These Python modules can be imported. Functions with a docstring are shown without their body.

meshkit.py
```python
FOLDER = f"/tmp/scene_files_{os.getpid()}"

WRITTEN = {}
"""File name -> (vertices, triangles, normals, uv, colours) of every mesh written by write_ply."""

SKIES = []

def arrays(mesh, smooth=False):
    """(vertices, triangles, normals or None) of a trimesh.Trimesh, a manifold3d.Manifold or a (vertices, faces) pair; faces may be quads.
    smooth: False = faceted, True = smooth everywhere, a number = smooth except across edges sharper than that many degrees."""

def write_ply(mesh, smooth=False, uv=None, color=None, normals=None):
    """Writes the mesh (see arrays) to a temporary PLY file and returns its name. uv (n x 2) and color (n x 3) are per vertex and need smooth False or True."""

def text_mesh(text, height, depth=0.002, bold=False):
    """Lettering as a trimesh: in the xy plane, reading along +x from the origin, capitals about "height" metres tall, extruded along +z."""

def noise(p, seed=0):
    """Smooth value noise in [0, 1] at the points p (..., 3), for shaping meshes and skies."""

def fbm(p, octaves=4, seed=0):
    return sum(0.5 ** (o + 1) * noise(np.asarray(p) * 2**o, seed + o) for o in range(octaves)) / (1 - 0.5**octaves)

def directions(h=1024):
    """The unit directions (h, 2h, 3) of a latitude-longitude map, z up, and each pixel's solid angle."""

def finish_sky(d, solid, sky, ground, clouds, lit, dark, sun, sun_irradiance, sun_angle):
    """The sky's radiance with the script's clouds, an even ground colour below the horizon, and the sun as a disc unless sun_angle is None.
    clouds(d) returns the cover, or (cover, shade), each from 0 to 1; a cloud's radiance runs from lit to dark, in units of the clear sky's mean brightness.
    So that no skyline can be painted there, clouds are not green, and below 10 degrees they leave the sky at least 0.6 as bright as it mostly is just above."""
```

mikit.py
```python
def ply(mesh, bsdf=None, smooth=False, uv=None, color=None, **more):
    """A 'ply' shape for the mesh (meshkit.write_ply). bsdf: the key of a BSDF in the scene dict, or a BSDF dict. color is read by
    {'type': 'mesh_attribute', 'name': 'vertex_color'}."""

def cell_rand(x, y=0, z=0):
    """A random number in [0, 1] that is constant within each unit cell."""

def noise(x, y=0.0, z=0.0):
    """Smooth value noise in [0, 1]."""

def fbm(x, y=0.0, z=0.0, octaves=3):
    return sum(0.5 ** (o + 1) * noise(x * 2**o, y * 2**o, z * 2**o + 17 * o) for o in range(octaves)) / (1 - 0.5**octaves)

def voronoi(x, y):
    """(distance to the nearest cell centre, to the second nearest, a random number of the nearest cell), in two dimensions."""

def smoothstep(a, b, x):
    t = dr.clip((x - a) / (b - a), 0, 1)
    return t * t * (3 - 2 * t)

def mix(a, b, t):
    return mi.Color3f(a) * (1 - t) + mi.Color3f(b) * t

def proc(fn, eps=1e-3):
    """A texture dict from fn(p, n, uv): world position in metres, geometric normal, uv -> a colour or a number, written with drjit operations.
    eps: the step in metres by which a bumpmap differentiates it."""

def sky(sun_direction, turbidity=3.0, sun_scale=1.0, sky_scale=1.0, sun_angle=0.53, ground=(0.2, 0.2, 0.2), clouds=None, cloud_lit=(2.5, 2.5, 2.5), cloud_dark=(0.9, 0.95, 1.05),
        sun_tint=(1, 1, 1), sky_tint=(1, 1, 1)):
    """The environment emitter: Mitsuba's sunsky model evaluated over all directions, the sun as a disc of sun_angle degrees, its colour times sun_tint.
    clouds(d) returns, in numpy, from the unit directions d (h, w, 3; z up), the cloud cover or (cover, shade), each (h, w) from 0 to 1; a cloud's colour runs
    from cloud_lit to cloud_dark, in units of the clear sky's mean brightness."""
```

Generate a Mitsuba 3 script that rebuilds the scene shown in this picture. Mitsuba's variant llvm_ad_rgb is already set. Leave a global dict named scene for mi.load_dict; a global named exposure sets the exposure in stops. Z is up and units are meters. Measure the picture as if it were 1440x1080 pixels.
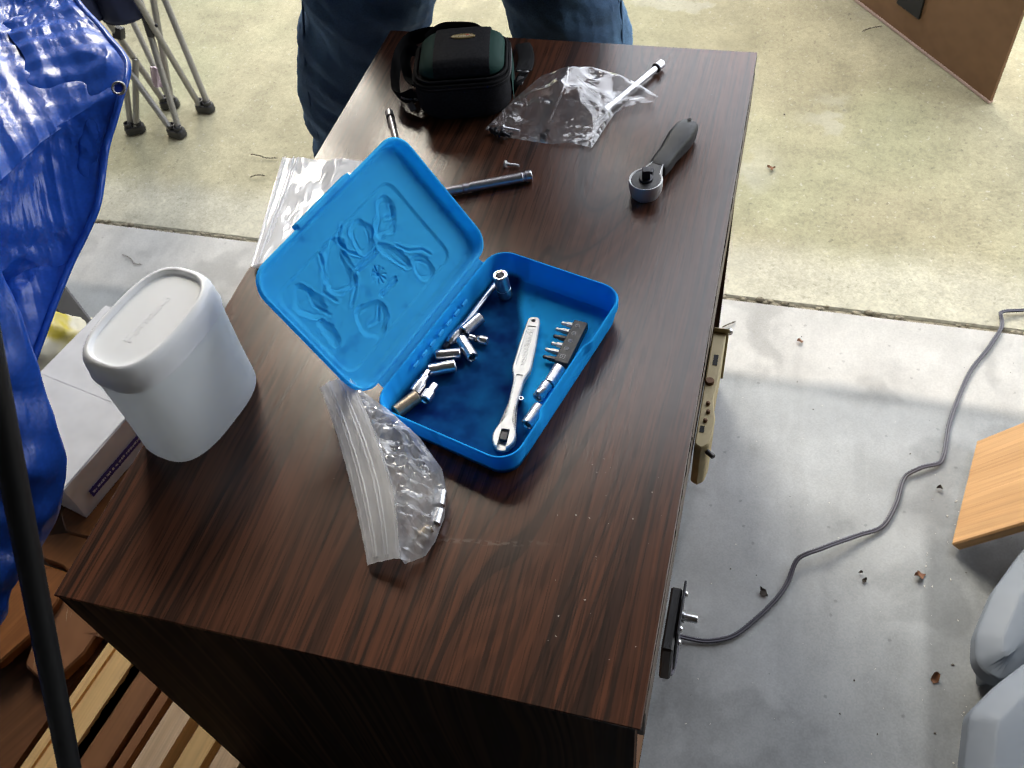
import math, random
import numpy as np, trimesh, manifold3d as m3
from scipy.spatial import Delaunay
from scipy.interpolate import RBFInterpolator
from shapely.geometry import Polygon, LineString, Point
import shapely
import drjit as dr
import mitsuba as mi, mikit, meshkit
from mikit import noise, fbm, voronoi, smoothstep, mix, proc

T = mi.ScalarTransform4f
scene, labels = {}, {}
H = 0.72                      # height of the console's top
# ------------------------------------------------------------------ camera, light, exposure
scene['camera'] = {
    'type': 'thinlens', 'fov': 58.2256, 'fov_axis': 'x', 'aperture_radius': 0.0011, 'focus_distance': 0.98,
    'near_clip': 0.02, 'far_clip': 500.0,
    'to_world': T().look_at(origin=[0.57749, -0.23708, 1.47150], target=[0.350755, 0.343302, 0.689358], up=[-0.143686, 0.774338, 0.616242])}
scene['sky'] = mikit.sky((-0.45, 0.75, 0.75), turbidity=3, sun_scale=0.15, sun_angle=22, clouds=lambda d: 1.0, cloud_lit=(2.38, 2.5, 2.72), sun_tint=(0.9, 1.0, 1.12))
exposure = 4.15

# ------------------------------------------------------------------ helpers
rng = np.random.default_rng(7)


def A(*v):
    return np.array(v, float)


def unit(v):
    v = np.asarray(v, float)
    return v / np.linalg.norm(v)


used = {}


def numbered(key):
    used[key] = used.get(key, 0) + 1
    return key if used[key] == 1 else f'{key}_{used[key] - 1:03d}'


def thing(name, label, category, group=None):
    key = numbered(name)
    labels[key] = {'label': label, 'category': category}
    if group:
        labels[key]['group'] = group
    return key


def put(name, mesh, mat, parent=None, smooth=35, label=None, category=None, group=None, kind=None, **more):
    key = numbered(f'{parent}__{name}' if parent else name)
    scene[key] = mikit.ply(mesh, mat, smooth=smooth, **more)
    d = {k: v for k, v in dict(label=label, category=category, group=group, kind=kind).items() if v}
    if d:
        labels[key] = d
    return key


def mesh_of(man):
    m = man.to_mesh()
    return trimesh.Trimesh(np.array(m.vert_properties[:, :3]), np.array(m.tri_verts), process=False)


def man_of(mesh):
    mesh = mesh.copy(); mesh.merge_vertices()
    return m3.Manifold(m3.Mesh(np.asarray(mesh.vertices, np.float32), np.asarray(mesh.faces, np.uint32)))


def cat(*ms):
    return trimesh.util.concatenate([m for m in ms])


def frame(z, x=None):
    """rotation whose columns are x, y, z axes with z along the vector"""
    z = unit(z)
    x = A(1, 0, 0) if x is None else A(*x)
    if abs(unit(x) @ z) > 0.95:
        x = A(0, 1, 0)
    x = unit(x - z * (x @ z))
    m = np.eye(4); m[:3, 0], m[:3, 1], m[:3, 2] = x, np.cross(z, x), z
    return m


def moved(mesh, pos=(0, 0, 0), z=None, x=None, yaw=0.0):
    m = mesh.copy()
    t = np.eye(4) if z is None else frame(z, x)
    if yaw:
        c, s = math.cos(yaw), math.sin(yaw)
        t = np.array([[c, -s, 0, 0], [s, c, 0, 0], [0, 0, 1, 0], [0, 0, 0, 1.0]]) @ t
    t = t.copy(); t[:3, 3] = pos
    m.apply_transform(t)
    return m


def loft(rings, cap0=True, cap1=True, closed=True):
    rings = [np.asarray(r, float) for r in rings]
    n = len(rings[0]); v = np.vstack(rings); f = []
    idx = np.arange(n if closed else n - 1)
    for k in range(len(rings) - 1):
        a, b = k * n + idx, k * n + (idx + 1) % n
        c, d = a + n, b + n
        f += [np.stack([a, b, d], 1), np.stack([a, d, c], 1)]
    f = np.vstack(f)
    extra = []
    if cap0:
        extra.append(len(v)); v = np.vstack([v, rings[0].mean(0)])
        f = np.vstack([f, np.stack([(idx + 1) % n, idx, np.full(len(idx), len(v) - 1)], 1)])
    if cap1:
        v = np.vstack([v, rings[-1].mean(0)]); o = (len(rings) - 1) * n
        f = np.vstack([f, np.stack([o + idx, o + (idx + 1) % n, np.full(len(idx), len(v) - 1)], 1)])
    return trimesh.Trimesh(v, f, process=False)


def lathe(profile, n=28):
    """profile: list of (r, z) from bottom outside to top; ends with r=0 are closed by caps"""
    t = np.arange(n) * 2 * math.pi / n
    return loft([np.c_[r * np.cos(t), r * np.sin(t), np.full(n, z)] for r, z in profile])


def tube(path, r, n=10, caps=True, flat=1.0, up=(0, 0, 1)):
    p = np.asarray(path, float)
    r = np.broadcast_to(np.asarray(r, float), len(p))
    d = np.gradient(p, axis=0); d /= np.linalg.norm(d, axis=1, keepdims=True)
    x = A(*up); x = x - d[0] * (x @ d[0])
    if np.linalg.norm(x) < 1e-3:
        x = A(1, 0, 0) - d[0] * d[0][0]
    x = unit(x); t = np.arange(n) * 2 * math.pi / n; rings = []
    for k in range(len(p)):
        x = unit(x - d[k] * (x @ d[k])); y = np.cross(d[k], x)
        rings.append(p[k] + r[k] * (flat * np.cos(t)[:, None] * x + np.sin(t)[:, None] * y))
    return loft(rings, caps, caps)


def smooth_path(pts, n=60):
    p = np.asarray(pts, float)
    s = np.r_[0, np.cumsum(np.linalg.norm(np.diff(p, axis=0), axis=1))]
    from scipy.interpolate import PchipInterpolator
    return PchipInterpolator(s, p, axis=0)(np.linspace(0, s[-1], n))


def rbox(sx, sy, sz, r=0.004, seg=8):
    """box centred at the origin in x and y, standing on z = 0, with rounded edges"""
    s = m3.Manifold.sphere(r, seg * 4)
    c = [s.translate([x * (sx / 2 - r), y * (sy / 2 - r), z]) for x in (-1, 1) for y in (-1, 1) for z in (r, sz - r)]
    return mesh_of(m3.Manifold.batch_hull(c))


def box(x0, x1, y0, y1, z0, z1, ch=0.0):
    if ch <= 0:
        m = trimesh.creation.box((x1 - x0, y1 - y0, z1 - z0))
        m.apply_translation(((x0 + x1) / 2, (y0 + y1) / 2, (z0 + z1) / 2))
        return m
    b = []
    for ax in range(3):
        lo, hi = A(x0, y0, z0) + ch, A(x1, y1, z1) - ch
        lo[ax] -= ch; hi[ax] += ch
        b += [[(lo, hi)[i][0], (lo, hi)[j][1], (lo, hi)[k][2]] for i in (0, 1) for j in (0, 1) for k in (0, 1)]
    return mesh_of(m3.Manifold.hull_points(np.array(b)))


def prism(poly, z0, z1, ch=0.0):
    """extrudes a shapely polygon, with an optional chamfer made of inset layers"""
    if ch <= 0:
        m = trimesh.creation.extrude_polygon(poly, z1 - z0, engine='earcut'); m.apply_translation((0, 0, z0)); return m
    n = 96
    def ringof(pl, z):
        b = pl.exterior
        b = b if b.is_ccw else b.reverse()
        start = b.project(Point(poly.centroid.x + 10, poly.centroid.y))
        L = b.length
        return np.array([[*b.interpolate((start + L * k / n) % L).coords[0], z] for k in range(n)])
    o, i = poly, poly.buffer(-ch)
    return loft([ringof(i, z0), ringof(o, z0 + ch), ringof(o, z1 - ch), ringof(i, z1)])


def rrect(a, b, r, n=12):
    """ring of a rounded rectangle, half sizes a and b, counter-clockwise"""
    out = []
    for k, (sx, sy) in enumerate([(1, 1), (-1, 1), (-1, -1), (1, -1)]):
        t = np.linspace(0, math.pi / 2, n) + k * math.pi / 2
        out += [[sx * (a - r) + r * math.cos(q), sy * (b - r) + r * math.sin(q)] for q in t]
    return np.array(out)


def dense(ring, n):
    p = np.vstack([ring, ring[:1]]); s = np.r_[0, np.cumsum(np.linalg.norm(np.diff(p, axis=0), axis=1))]
    q = np.linspace(0, s[-1], n, endpoint=False)
    return np.stack([np.interp(q, s, p[:, k]) for k in range(p.shape[1])], 1)


def sell(a, b, n=2.9, m=120):
    t = np.arange(m) * 2 * math.pi / m
    c, s = np.cos(t), np.sin(t)
    return np.c_[a * np.sign(c) * np.abs(c) ** (2 / n), b * np.sign(s) * np.abs(s) ** (2 / n)]


def z3(ring, z):
    return np.c_[ring, np.full(len(ring), z)]


def ridged(p, seed=0, oct=3):
    out = 0
    for o in range(oct):
        out = out + 0.5 ** o * (1 - np.abs(2 * meshkit.noise(p * 2 ** o, seed + o) - 1))
    return out / (2 - 0.5 ** (oct - 1))


# ------------------------------------------------------------------ materials
bx, by, byaw, bl, bw, bh, bth = 0.2362, 0.2427, -0.2671, 0.248, 0.1625, 0.036, 0.8973          # the blue case: corner, turn, length, width, depth, lid angle
def rgb(*c):
    return {'type': 'rgb', 'value': list(c)}


def principled(color, rough=0.5, **more):
    return {'type': 'principled', 'base_color': color if isinstance(color, dict) else rgb(*color), 'roughness': rough, **more}


def bumped(b, fn, scale=1.0, eps=4e-4):
    return {'type': 'bumpmap', 'arbitrary': proc(fn, eps), 'scale': scale, 'bsdf': b}


def two(b):
    return {'type': 'twosided', 'bsdf': b}


def vein(x, y):
    """wood figure: growth bands with cathedral arches; x across the grain, y along it"""
    w = fbm(x * 7, y * 1.1, 0, 3) - 0.5
    arch = dr.square((x - 0.435) / 0.10)
    win = dr.exp(-dr.square((x - 0.435) / 0.085))
    arch2 = dr.square((x - 0.13) / 0.06)
    win2 = dr.exp(-dr.square((x - 0.13) / 0.055))
    f = x * 38 + w * 5.4 + win * (arch * 1.5 - y * 9.0) + win2 * (arch2 * 1.0 - y * 7.0 + 2.0)
    band = noise(f * 1.7, y * 0.5, 3) * 0.18 + noise(f * 4.6, y * 0.9, 8) * 0.52 + noise(f * 9.7, y * 1.4, 15) * 0.30
    fine = noise(x * 420 + w * 16, y * 5, 1) * 0.5 + noise(x * 1000 + w * 30, y * 14, 2) * 0.5
    return band, fine, w


def veneer(p, n, uv):
    band, fine, w = vein(p.x, p.y)
    c = mix((0.062, 0.0236, 0.0128), (0.088, 0.0312, 0.0156), smoothstep(0.42, 0.72, band))
    line = smoothstep(0.37, 0.28, band)
    c = mix(c, (0.0200, 0.0105, 0.0078), line * 0.70)
    streak = smoothstep(0.62, 0.80, noise(p.x * 230 + w * 14, p.y * 2.6, 6))
    c = mix(c, (0.019, 0.011, 0.008), streak * 0.55)
    pore = smoothstep(0.60, 0.80, noise(p.x * 800 + w * 10, p.y * 26, 12))
    wear = fbm(p.x * 5, p.y * 4, 44, 4)
    scr = smoothstep(0.004, 0.0, dr.abs(p.y - 0.135 - 0.16 * (p.x - 0.36) + 0.004 * fbm(p.x * 30, 1, 1, 2))) * smoothstep(0.33, 0.35, p.x) * smoothstep(0.46, 0.40, p.x) * smoothstep(0.40, 0.60, noise(p.x * 300, p.y * 500, 2))
    c = c * (0.72 + 0.50 * fine) * (1 - 0.38 * pore) * (0.85 + 0.34 * wear)
    return mix(c, (0.22, 0.18, 0.16), scr * 0.35)


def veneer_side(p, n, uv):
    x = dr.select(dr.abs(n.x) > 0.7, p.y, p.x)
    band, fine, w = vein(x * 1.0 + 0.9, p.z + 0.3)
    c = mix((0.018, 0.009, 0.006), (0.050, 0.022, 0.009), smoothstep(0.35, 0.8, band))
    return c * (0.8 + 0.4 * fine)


def pores(p, n, uv):
    a = noise(p.x * 900, p.y * 62, 1) * 0.6 + noise(p.x * 1700, p.y * 110, 5) * 0.4
    return (a + 1.2 * fbm(p.x * 26, p.y * 12, 9, 2)) * 0.000085


def wood_of(lo, hi, axis, s=1.0, rough=0.5, seed=0.0):
    def fn(p, n, uv, axis=A(*axis), lo=lo, hi=hi):
        a = unit(axis); b = unit(np.cross(a, [0.12, 0.2, 0.97])); c = np.cross(a, b)
        u = p.x * a[0] + p.y * a[1] + p.z * a[2]
        v = p.x * b[0] + p.y * b[1] + p.z * b[2]
        q = p.x * c[0] + p.y * c[1] + p.z * c[2]
        w = fbm(v * 14 * s + seed, u * 2.2 * s, q * 14 * s, 3)
        r = noise(v * 75 * s + w * 9 + seed, q * 30 * s, u * 1.2)
        g = noise(v * 420 * s, u * 9 * s, q * 420 * s)
        k = dr.clip(0.2 + 0.55 * r + 0.5 * (w - 0.5), 0, 1)
        return mix(lo, hi, k) * (0.86 + 0.28 * g)
    return principled(proc(fn), rough, specular=0.4)


def concrete_in(p, n, uv):
    a = fbm(p.x * 3.1, p.y * 3.1, 0, 4); b = fbm(p.x * 14, p.y * 14, 3, 4); g = noise(p.x * 420, p.y * 420, 0)
    c = mix((0.275, 0.287, 0.289), (0.325, 0.338, 0.336), smoothstep(0.3, 0.7, a))
    c = c * (0.80 + 0.38 * b) * (0.93 + 0.14 * g)
    edge = smoothstep(0.945, 0.985, p.y + 0.02 * (fbm(p.x * 9, 1, 2, 3) - 0.5))          # weathered strip beyond the door seal
    c = mix(c, mi.Color3f(0.44, 0.43, 0.40) * (0.82 + 0.34 * b) * (0.93 + 0.14 * g), edge)
    line = dr.exp(-dr.square((p.y - 0.952 + 0.012 * (fbm(p.x * 6, 4, 2, 3) - 0.5)) / 0.017)) * smoothstep(0.25, 0.7, fbm(p.x * 5, p.y * 25, 8, 3))
    c = c * (1 - 0.22 * line)
    right_strip = smoothstep(0.930, 0.955, p.x + 0.006 * (fbm(3, p.y * 8, 2, 3) - 0.5)) * smoothstep(0.80, 0.62, p.y)  # floor darker to the right of a straight line, inside the threshold
    c = c * (1 - 0.30 * right_strip)
    wx = fbm(p.x * 11, p.y * 11, 31, 2); st = smoothstep(0.56, 0.72, fbm(p.x * 9 + 3 + 0.7 * wx, p.y * 9 + 0.7 * wx, 5, 4))
    v1, v2, vr = voronoi((p.x + 0.012 * b) * 36, (p.y + 0.012 * a) * 36); sp = smoothstep(0.14, 0.05, v1) * smoothstep(0.92, 0.96, vr)
    streaks = smoothstep(0.5, 0.75, fbm(p.x * 30 + 0.5 * wx, p.y * 5, 41, 3))
    return c * (1 - 0.20 * st) * (1 - 0.25 * sp) * (1 - 0.07 * streaks)


def concrete_out(p, n, uv):
    a = fbm(p.x * 2.3, p.y * 2.3, 1, 4); b = fbm(p.x * 16, p.y * 16, 3, 4)
    g = noise(p.x * 300 + p.y * 90, p.y * 300 - p.x * 90, 0) * 0.6 + noise(p.x * 120 - p.y * 50, p.y * 120 + p.x * 50, 5) * 0.4
    c = mix((0.300, 0.273, 0.178), (0.352, 0.322, 0.214), smoothstep(0.25, 0.75, a))
    c = mix(c, (0.295, 0.296, 0.185), smoothstep(0.5, 0.8, fbm(p.x * 1.7 + 5, p.y * 1.7, 8, 3)) * 0.7)
    edge = smoothstep(1.40, 1.27, p.y + 0.09 * (fbm(p.x * 7, p.y * 5, 2, 4) - 0.5))
    c = mix(c, (0.44, 0.42, 0.335), edge * 0.8)
    c = c * (0.80 + 0.36 * b) * (0.80 + 0.40 * g)
    wx, wy = p.x + 0.02 * fbm(p.x * 50, p.y * 50, 61, 3), p.y + 0.02 * fbm(p.x * 50, p.y * 50, 71, 3)
    wh = smoothstep(0.60, 0.72, fbm(wx * 12 + 2, wy * 12 + 7, 4, 4)) * smoothstep(0.58, 0.70, fbm(p.x * 1.9 + 1, p.y * 1.9, 9, 2))
    c = mix(c, (0.42, 0.41, 0.35), wh * 0.4)
    v1, v2, vr = voronoi(wx * 42, wy * 42)
    pk = smoothstep(0.16, 0.06, v1) * smoothstep(0.72, 0.80, vr)
    hol = smoothstep(0.18, 0.08, v1) * smoothstep(0.22, 0.14, vr)
    return mix(c, (0.46, 0.44, 0.37), pk * 0.5) * (1 - 0.22 * hol)


def grit(p, n, uv):
    return (noise(p.x * 260, p.y * 260, 0) + 0.8 * noise(p.x * 110, p.y * 110, 3) + 2.2 * fbm(p.x * 22, p.y * 22, 5, 2)) * 0.0011


def B(name, d):
    scene[name] = d
    return name


B('mat_veneer', bumped(principled(proc(veneer), 0.25, specular=0.55), pores, 1.0, 3e-4))
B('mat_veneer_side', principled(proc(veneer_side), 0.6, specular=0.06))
B('mat_board_edge', principled(proc(lambda p, n, uv: mix((0.08, 0.05, 0.03), (0.55, 0.46, 0.33), smoothstep(0.42, 0.62, noise(p.y * 160, p.z * 300, 1)))), 0.8))
B('mat_hardboard', principled(proc(lambda p, n, uv: mix((0.150, 0.074, 0.033), (0.195, 0.100, 0.047), fbm(p.x * 40, p.y * 40, p.z * 40, 3))), 0.62))
B('mat_hardboard_edge', principled((0.50, 0.36, 0.30), 0.8))
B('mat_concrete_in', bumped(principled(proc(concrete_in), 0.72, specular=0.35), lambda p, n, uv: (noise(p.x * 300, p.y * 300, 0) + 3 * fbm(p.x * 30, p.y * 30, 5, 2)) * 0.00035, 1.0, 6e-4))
B('mat_concrete_out', bumped(principled(proc(concrete_out), 0.9, specular=0.2), grit, 1.0, 8e-4))
B('mat_dirt', principled(proc(lambda p, n, uv: mix((0.10, 0.085, 0.06), (0.30, 0.265, 0.19), noise(p.x * 160, p.y * 200, 1))), 0.95))
B('mat_grass', principled(proc(lambda p, n, uv: mix((0.05, 0.075, 0.025), (0.12, 0.13, 0.05), fbm(p.x * 2, p.y * 2, 0, 4))), 0.95))
B('mat_drywall', principled((0.16, 0.14, 0.12), 0.9))
B('mat_blocker_wall', principled((0.16, 0.13, 0.11), 0.9))
B('mat_ceiling', principled((0.09, 0.075, 0.06), 0.9))
B('mat_added_door', principled((0.10, 0.09, 0.08), 0.6))
B('mat_tray', two(principled((0.004, 0.13, 0.62), 0.30, specular=0.5)))
# translucent polypropylene: light passes the walls
def film(p, n, uv):
    d = smoothstep(0.62, 0.85, fbm(p.x * 60, p.y * 60, p.z * 60, 3))
    return mix((0.085, 0.62, 0.995), (0.06, 0.49, 0.90), d)
B('mat_blue', {'type': 'principledthin', 'base_color': proc(film), 'roughness': 0.12, 'diff_trans': 0.9, 'eta': 1.5, 'spec_trans': 0.0})
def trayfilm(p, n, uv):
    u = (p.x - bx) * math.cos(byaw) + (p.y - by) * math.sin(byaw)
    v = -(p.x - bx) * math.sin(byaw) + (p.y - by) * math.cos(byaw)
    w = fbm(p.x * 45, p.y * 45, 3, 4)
    clean = smoothstep(-0.006, 0.006, (v - 0.135) * 0.55 + (u - 0.085) * 0.9 - 0.012 + 0.02 * (fbm(p.x * 20, p.y * 20, 1, 2) - 0.5))  # bright far and front part, spared the painted grime and shade
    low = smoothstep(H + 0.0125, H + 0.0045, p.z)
    grime_shade = low * (1 - 0.93 * clean) * (0.76 + 0.3 * w)  # navy tray floor: grime plus shade painted into the colour
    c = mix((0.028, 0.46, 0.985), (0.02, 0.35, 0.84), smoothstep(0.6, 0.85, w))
    return mix(c, (0.006, 0.030, 0.14), grime_shade)
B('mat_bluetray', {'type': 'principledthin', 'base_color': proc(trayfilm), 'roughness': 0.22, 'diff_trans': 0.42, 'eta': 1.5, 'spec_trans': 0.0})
B('mat_canister', {'type': 'principledthin', 'base_color': rgb(0.93, 0.965, 0.975), 'roughness': 0.33, 'diff_trans': 0.9, 'eta': 1.5, 'spec_trans': 0.0})
B('mat_white_lid', {'type': 'blendbsdf', 'weight': 0.45, 'a': principled((0.90, 0.91, 0.92), 0.24, specular=0.5),
                    'b': {'type': 'principledthin', 'base_color': rgb(0.96, 0.97, 0.975), 'roughness': 0.25, 'diff_trans': 0.9, 'eta': 1.5, 'spec_trans': 0.0}})
B('mat_chrome', {'type': 'roughconductor', 'material': 'none', 'alpha': 0.10, 'distribution': 'ggx', 'specular_reflectance': rgb(0.70, 0.70, 0.72)})
B('mat_darkchrome', {'type': 'roughconductor', 'material': 'none', 'alpha': 0.16, 'distribution': 'ggx', 'specular_reflectance': rgb(0.50, 0.49, 0.53)})
B('mat_clip', principled((0.16, 0.16, 0.17), 0.3, metallic=0.6))
B('mat_zipfilm2', {'type': 'blendbsdf', 'weight': 0.72, 'a': {'type': 'thindielectric', 'int_ior': 1.55},
                   'b': {'type': 'principledthin', 'base_color': rgb(0.97, 0.975, 0.985), 'roughness': 0.10, 'diff_trans': 0.2, 'eta': 1.7}})
B('mat_satin', bumped({'type': 'roughconductor', 'material': 'none', 'alpha': 0.36, 'distribution': 'ggx', 'specular_reflectance': rgb(0.68, 0.68, 0.68)},
                      lambda p, n, uv: noise(p.x * 1500, p.y * 1500, p.z * 1500) * 0.00006, 1.0, 2e-4))
B('mat_worn', {'type': 'roughconductor', 'material': 'none', 'alpha': 0.2, 'distribution': 'ggx', 'specular_reflectance': rgb(0.40, 0.33, 0.25)})
B('mat_brass', {'type': 'roughconductor', 'material': 'none', 'alpha': 0.25, 'distribution': 'ggx', 'specular_reflectance': rgb(0.55, 0.42, 0.2)})
B('mat_darksteel', principled((0.035, 0.035, 0.04), 0.38, metallic=0.7))
B('mat_hole', principled((0.012, 0.012, 0.012), 0.8))
B('mat_blackplastic', principled((0.022, 0.022, 0.024), 0.45))
B('mat_grip', bumped(principled((0.012, 0.0125, 0.0135), 0.45, specular=0.3), lambda p, n, uv: noise(p.x * 900, p.y * 900, p.z * 900) * 0.00008, 1.0, 2e-4))
B('mat_greyprint', principled((0.45, 0.45, 0.46), 0.6))
B('mat_bagblack', bumped(principled(proc(lambda p, n, uv: mix((0.008, 0.008, 0.0095), (0.021, 0.021, 0.024), noise(p.x * 700, p.y * 700, p.z * 700))), 0.75, specular=0.15, sheen=0.12),
                         lambda p, n, uv: noise(p.x * 800, p.y * 800, p.z * 800) * 0.00025, 1.0, 2e-4))
B('mat_baggreen', bumped(principled((0.010, 0.042, 0.034), 0.7, specular=0.2, sheen=0.1), lambda p, n, uv: noise(p.x * 800, p.y * 800, p.z * 800) * 0.00025, 1.0, 2e-4))
B('mat_webbing', bumped(principled((0.009, 0.009, 0.010), 0.75, specular=0.12, sheen=0.1), lambda p, n, uv: dr.sin((p.x + p.y * 0.6 + p.z) * 3200) * 0.0001, 1.0, 1e-4))
B('mat_badge', principled((0.30, 0.22, 0.09), 0.4, metallic=0.3))
B('mat_badgetext', principled((0.55, 0.50, 0.36), 0.5))
B('mat_red', principled((0.55, 0.05, 0.03), 0.5))
clear = {'type': 'thindielectric', 'int_ior': 1.55}
B('mat_clear', {'type': 'blendbsdf', 'weight': proc(lambda p, n, uv: 0.05 + 0.10 * smoothstep(0.5, 0.8, fbm(p.x * 70, p.y * 70, p.z * 70, 3))), 'a': clear,
                'b': {'type': 'principledthin', 'base_color': rgb(0.9, 0.9, 0.92), 'roughness': 0.35, 'diff_trans': 1.0, 'eta': 1.5}})
B('mat_zipfilm', {'type': 'blendbsdf', 'weight': proc(lambda p, n, uv: 0.22 + 0.25 * smoothstep(0.45, 0.8, fbm(p.x * 80, p.y * 80, p.z * 80, 3))), 'a': clear,
                  'b': {'type': 'principledthin', 'base_color': rgb(0.92, 0.94, 0.96), 'roughness': 0.3, 'diff_trans': 1.0, 'eta': 1.5}})
B('mat_zipband', {'type': 'blendbsdf', 'weight': 0.85, 'a': clear,
                  'b': {'type': 'principledthin', 'base_color': rgb(0.95, 0.96, 0.98), 'roughness': 0.22, 'diff_trans': 0.6, 'eta': 1.5}})
def tarp_col(p, n, uv):
    return mix((0.011, 0.060, 0.34), (0.018, 0.100, 0.52), fbm(p.x * 6, p.y * 6, p.z * 6, 3)) * (0.9 + 0.2 * noise(p.x * 400, p.y * 400, p.z * 400))
def crinkle(p, n, uv):
    u, v = p.x * 0.8 + p.z * 0.6 + 0.05 * fbm(p.x * 9, p.y * 9, p.z * 9, 2), p.y * 0.8 - p.z * 0.7 + p.x * 0.3
    a1, b1, _ = voronoi(u * 17, v * 17)
    a2, b2, _ = voronoi(u * 46 + 3, v * 46 + 5)
    m = smoothstep(0.35, 0.65, fbm(p.x * 5, p.y * 5, p.z * 5 + 3, 2))
    a3, b3, _ = voronoi(u * 115 + 1, v * 115 + 9)
    return a1 * 0.0048 + a2 * 0.0030 * (0.4 + 0.6 * m) + a3 * 0.0010 * (0.25 + 0.75 * m) + noise(p.x * 330, p.y * 330, p.z * 330) * 0.00015
B('mat_tarp', bumped(two(principled(proc(tarp_col), 0.30, specular=0.5)), crinkle, 1.0, 8e-4))
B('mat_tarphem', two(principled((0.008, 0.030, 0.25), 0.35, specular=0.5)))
B('mat_denim', bumped(principled(proc(lambda p, n, uv: mix((0.032, 0.080, 0.165), (0.150, 0.300, 0.47), smoothstep(0.35, 0.85, fbm(p.x * 11, p.y * 11, p.z * 4, 3))) * (0.75 + 0.5 * noise(p.x * 900, p.y * 900, p.z * 500))), 0.85, sheen=0.3),
                      lambda p, n, uv: (noise(p.x * 600, p.y * 600, p.z * 600) + 6 * fbm(p.x * 40, p.y * 40, p.z * 20, 3)) * 0.0003, 1.0, 4e-4))
B('mat_shirt', principled((0.09, 0.09, 0.10), 0.9))
B('mat_skin', principled((0.48, 0.29, 0.21), 0.5))
B('mat_hair', principled((0.04, 0.028, 0.02), 0.7))
B('mat_shoe', principled((0.06, 0.055, 0.05), 0.7))
B('mat_chairtube', principled((0.28, 0.27, 0.25), 0.38, metallic=0.35))
B('mat_navy', bumped(two(principled((0.012, 0.018, 0.055), 0.8, sheen=0.4)), lambda p, n, uv: fbm(p.x * 60, p.y * 60, p.z * 60, 3) * 0.002, 1.0, 5e-4))
B('mat_pink', two(principled((0.62, 0.50, 0.60), 0.5)))
B('mat_carton', bumped(principled(proc(lambda p, n, uv: mi.Color3f(0.66, 0.66, 0.67) * (0.86 + 0.2 * fbm(p.x * 30, p.y * 30, p.z * 30, 3))), 0.6), lambda p, n, uv: fbm(p.x * 26, p.y * 14, p.z * 26, 3) * 0.004, 1.0, 6e-4))
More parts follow.
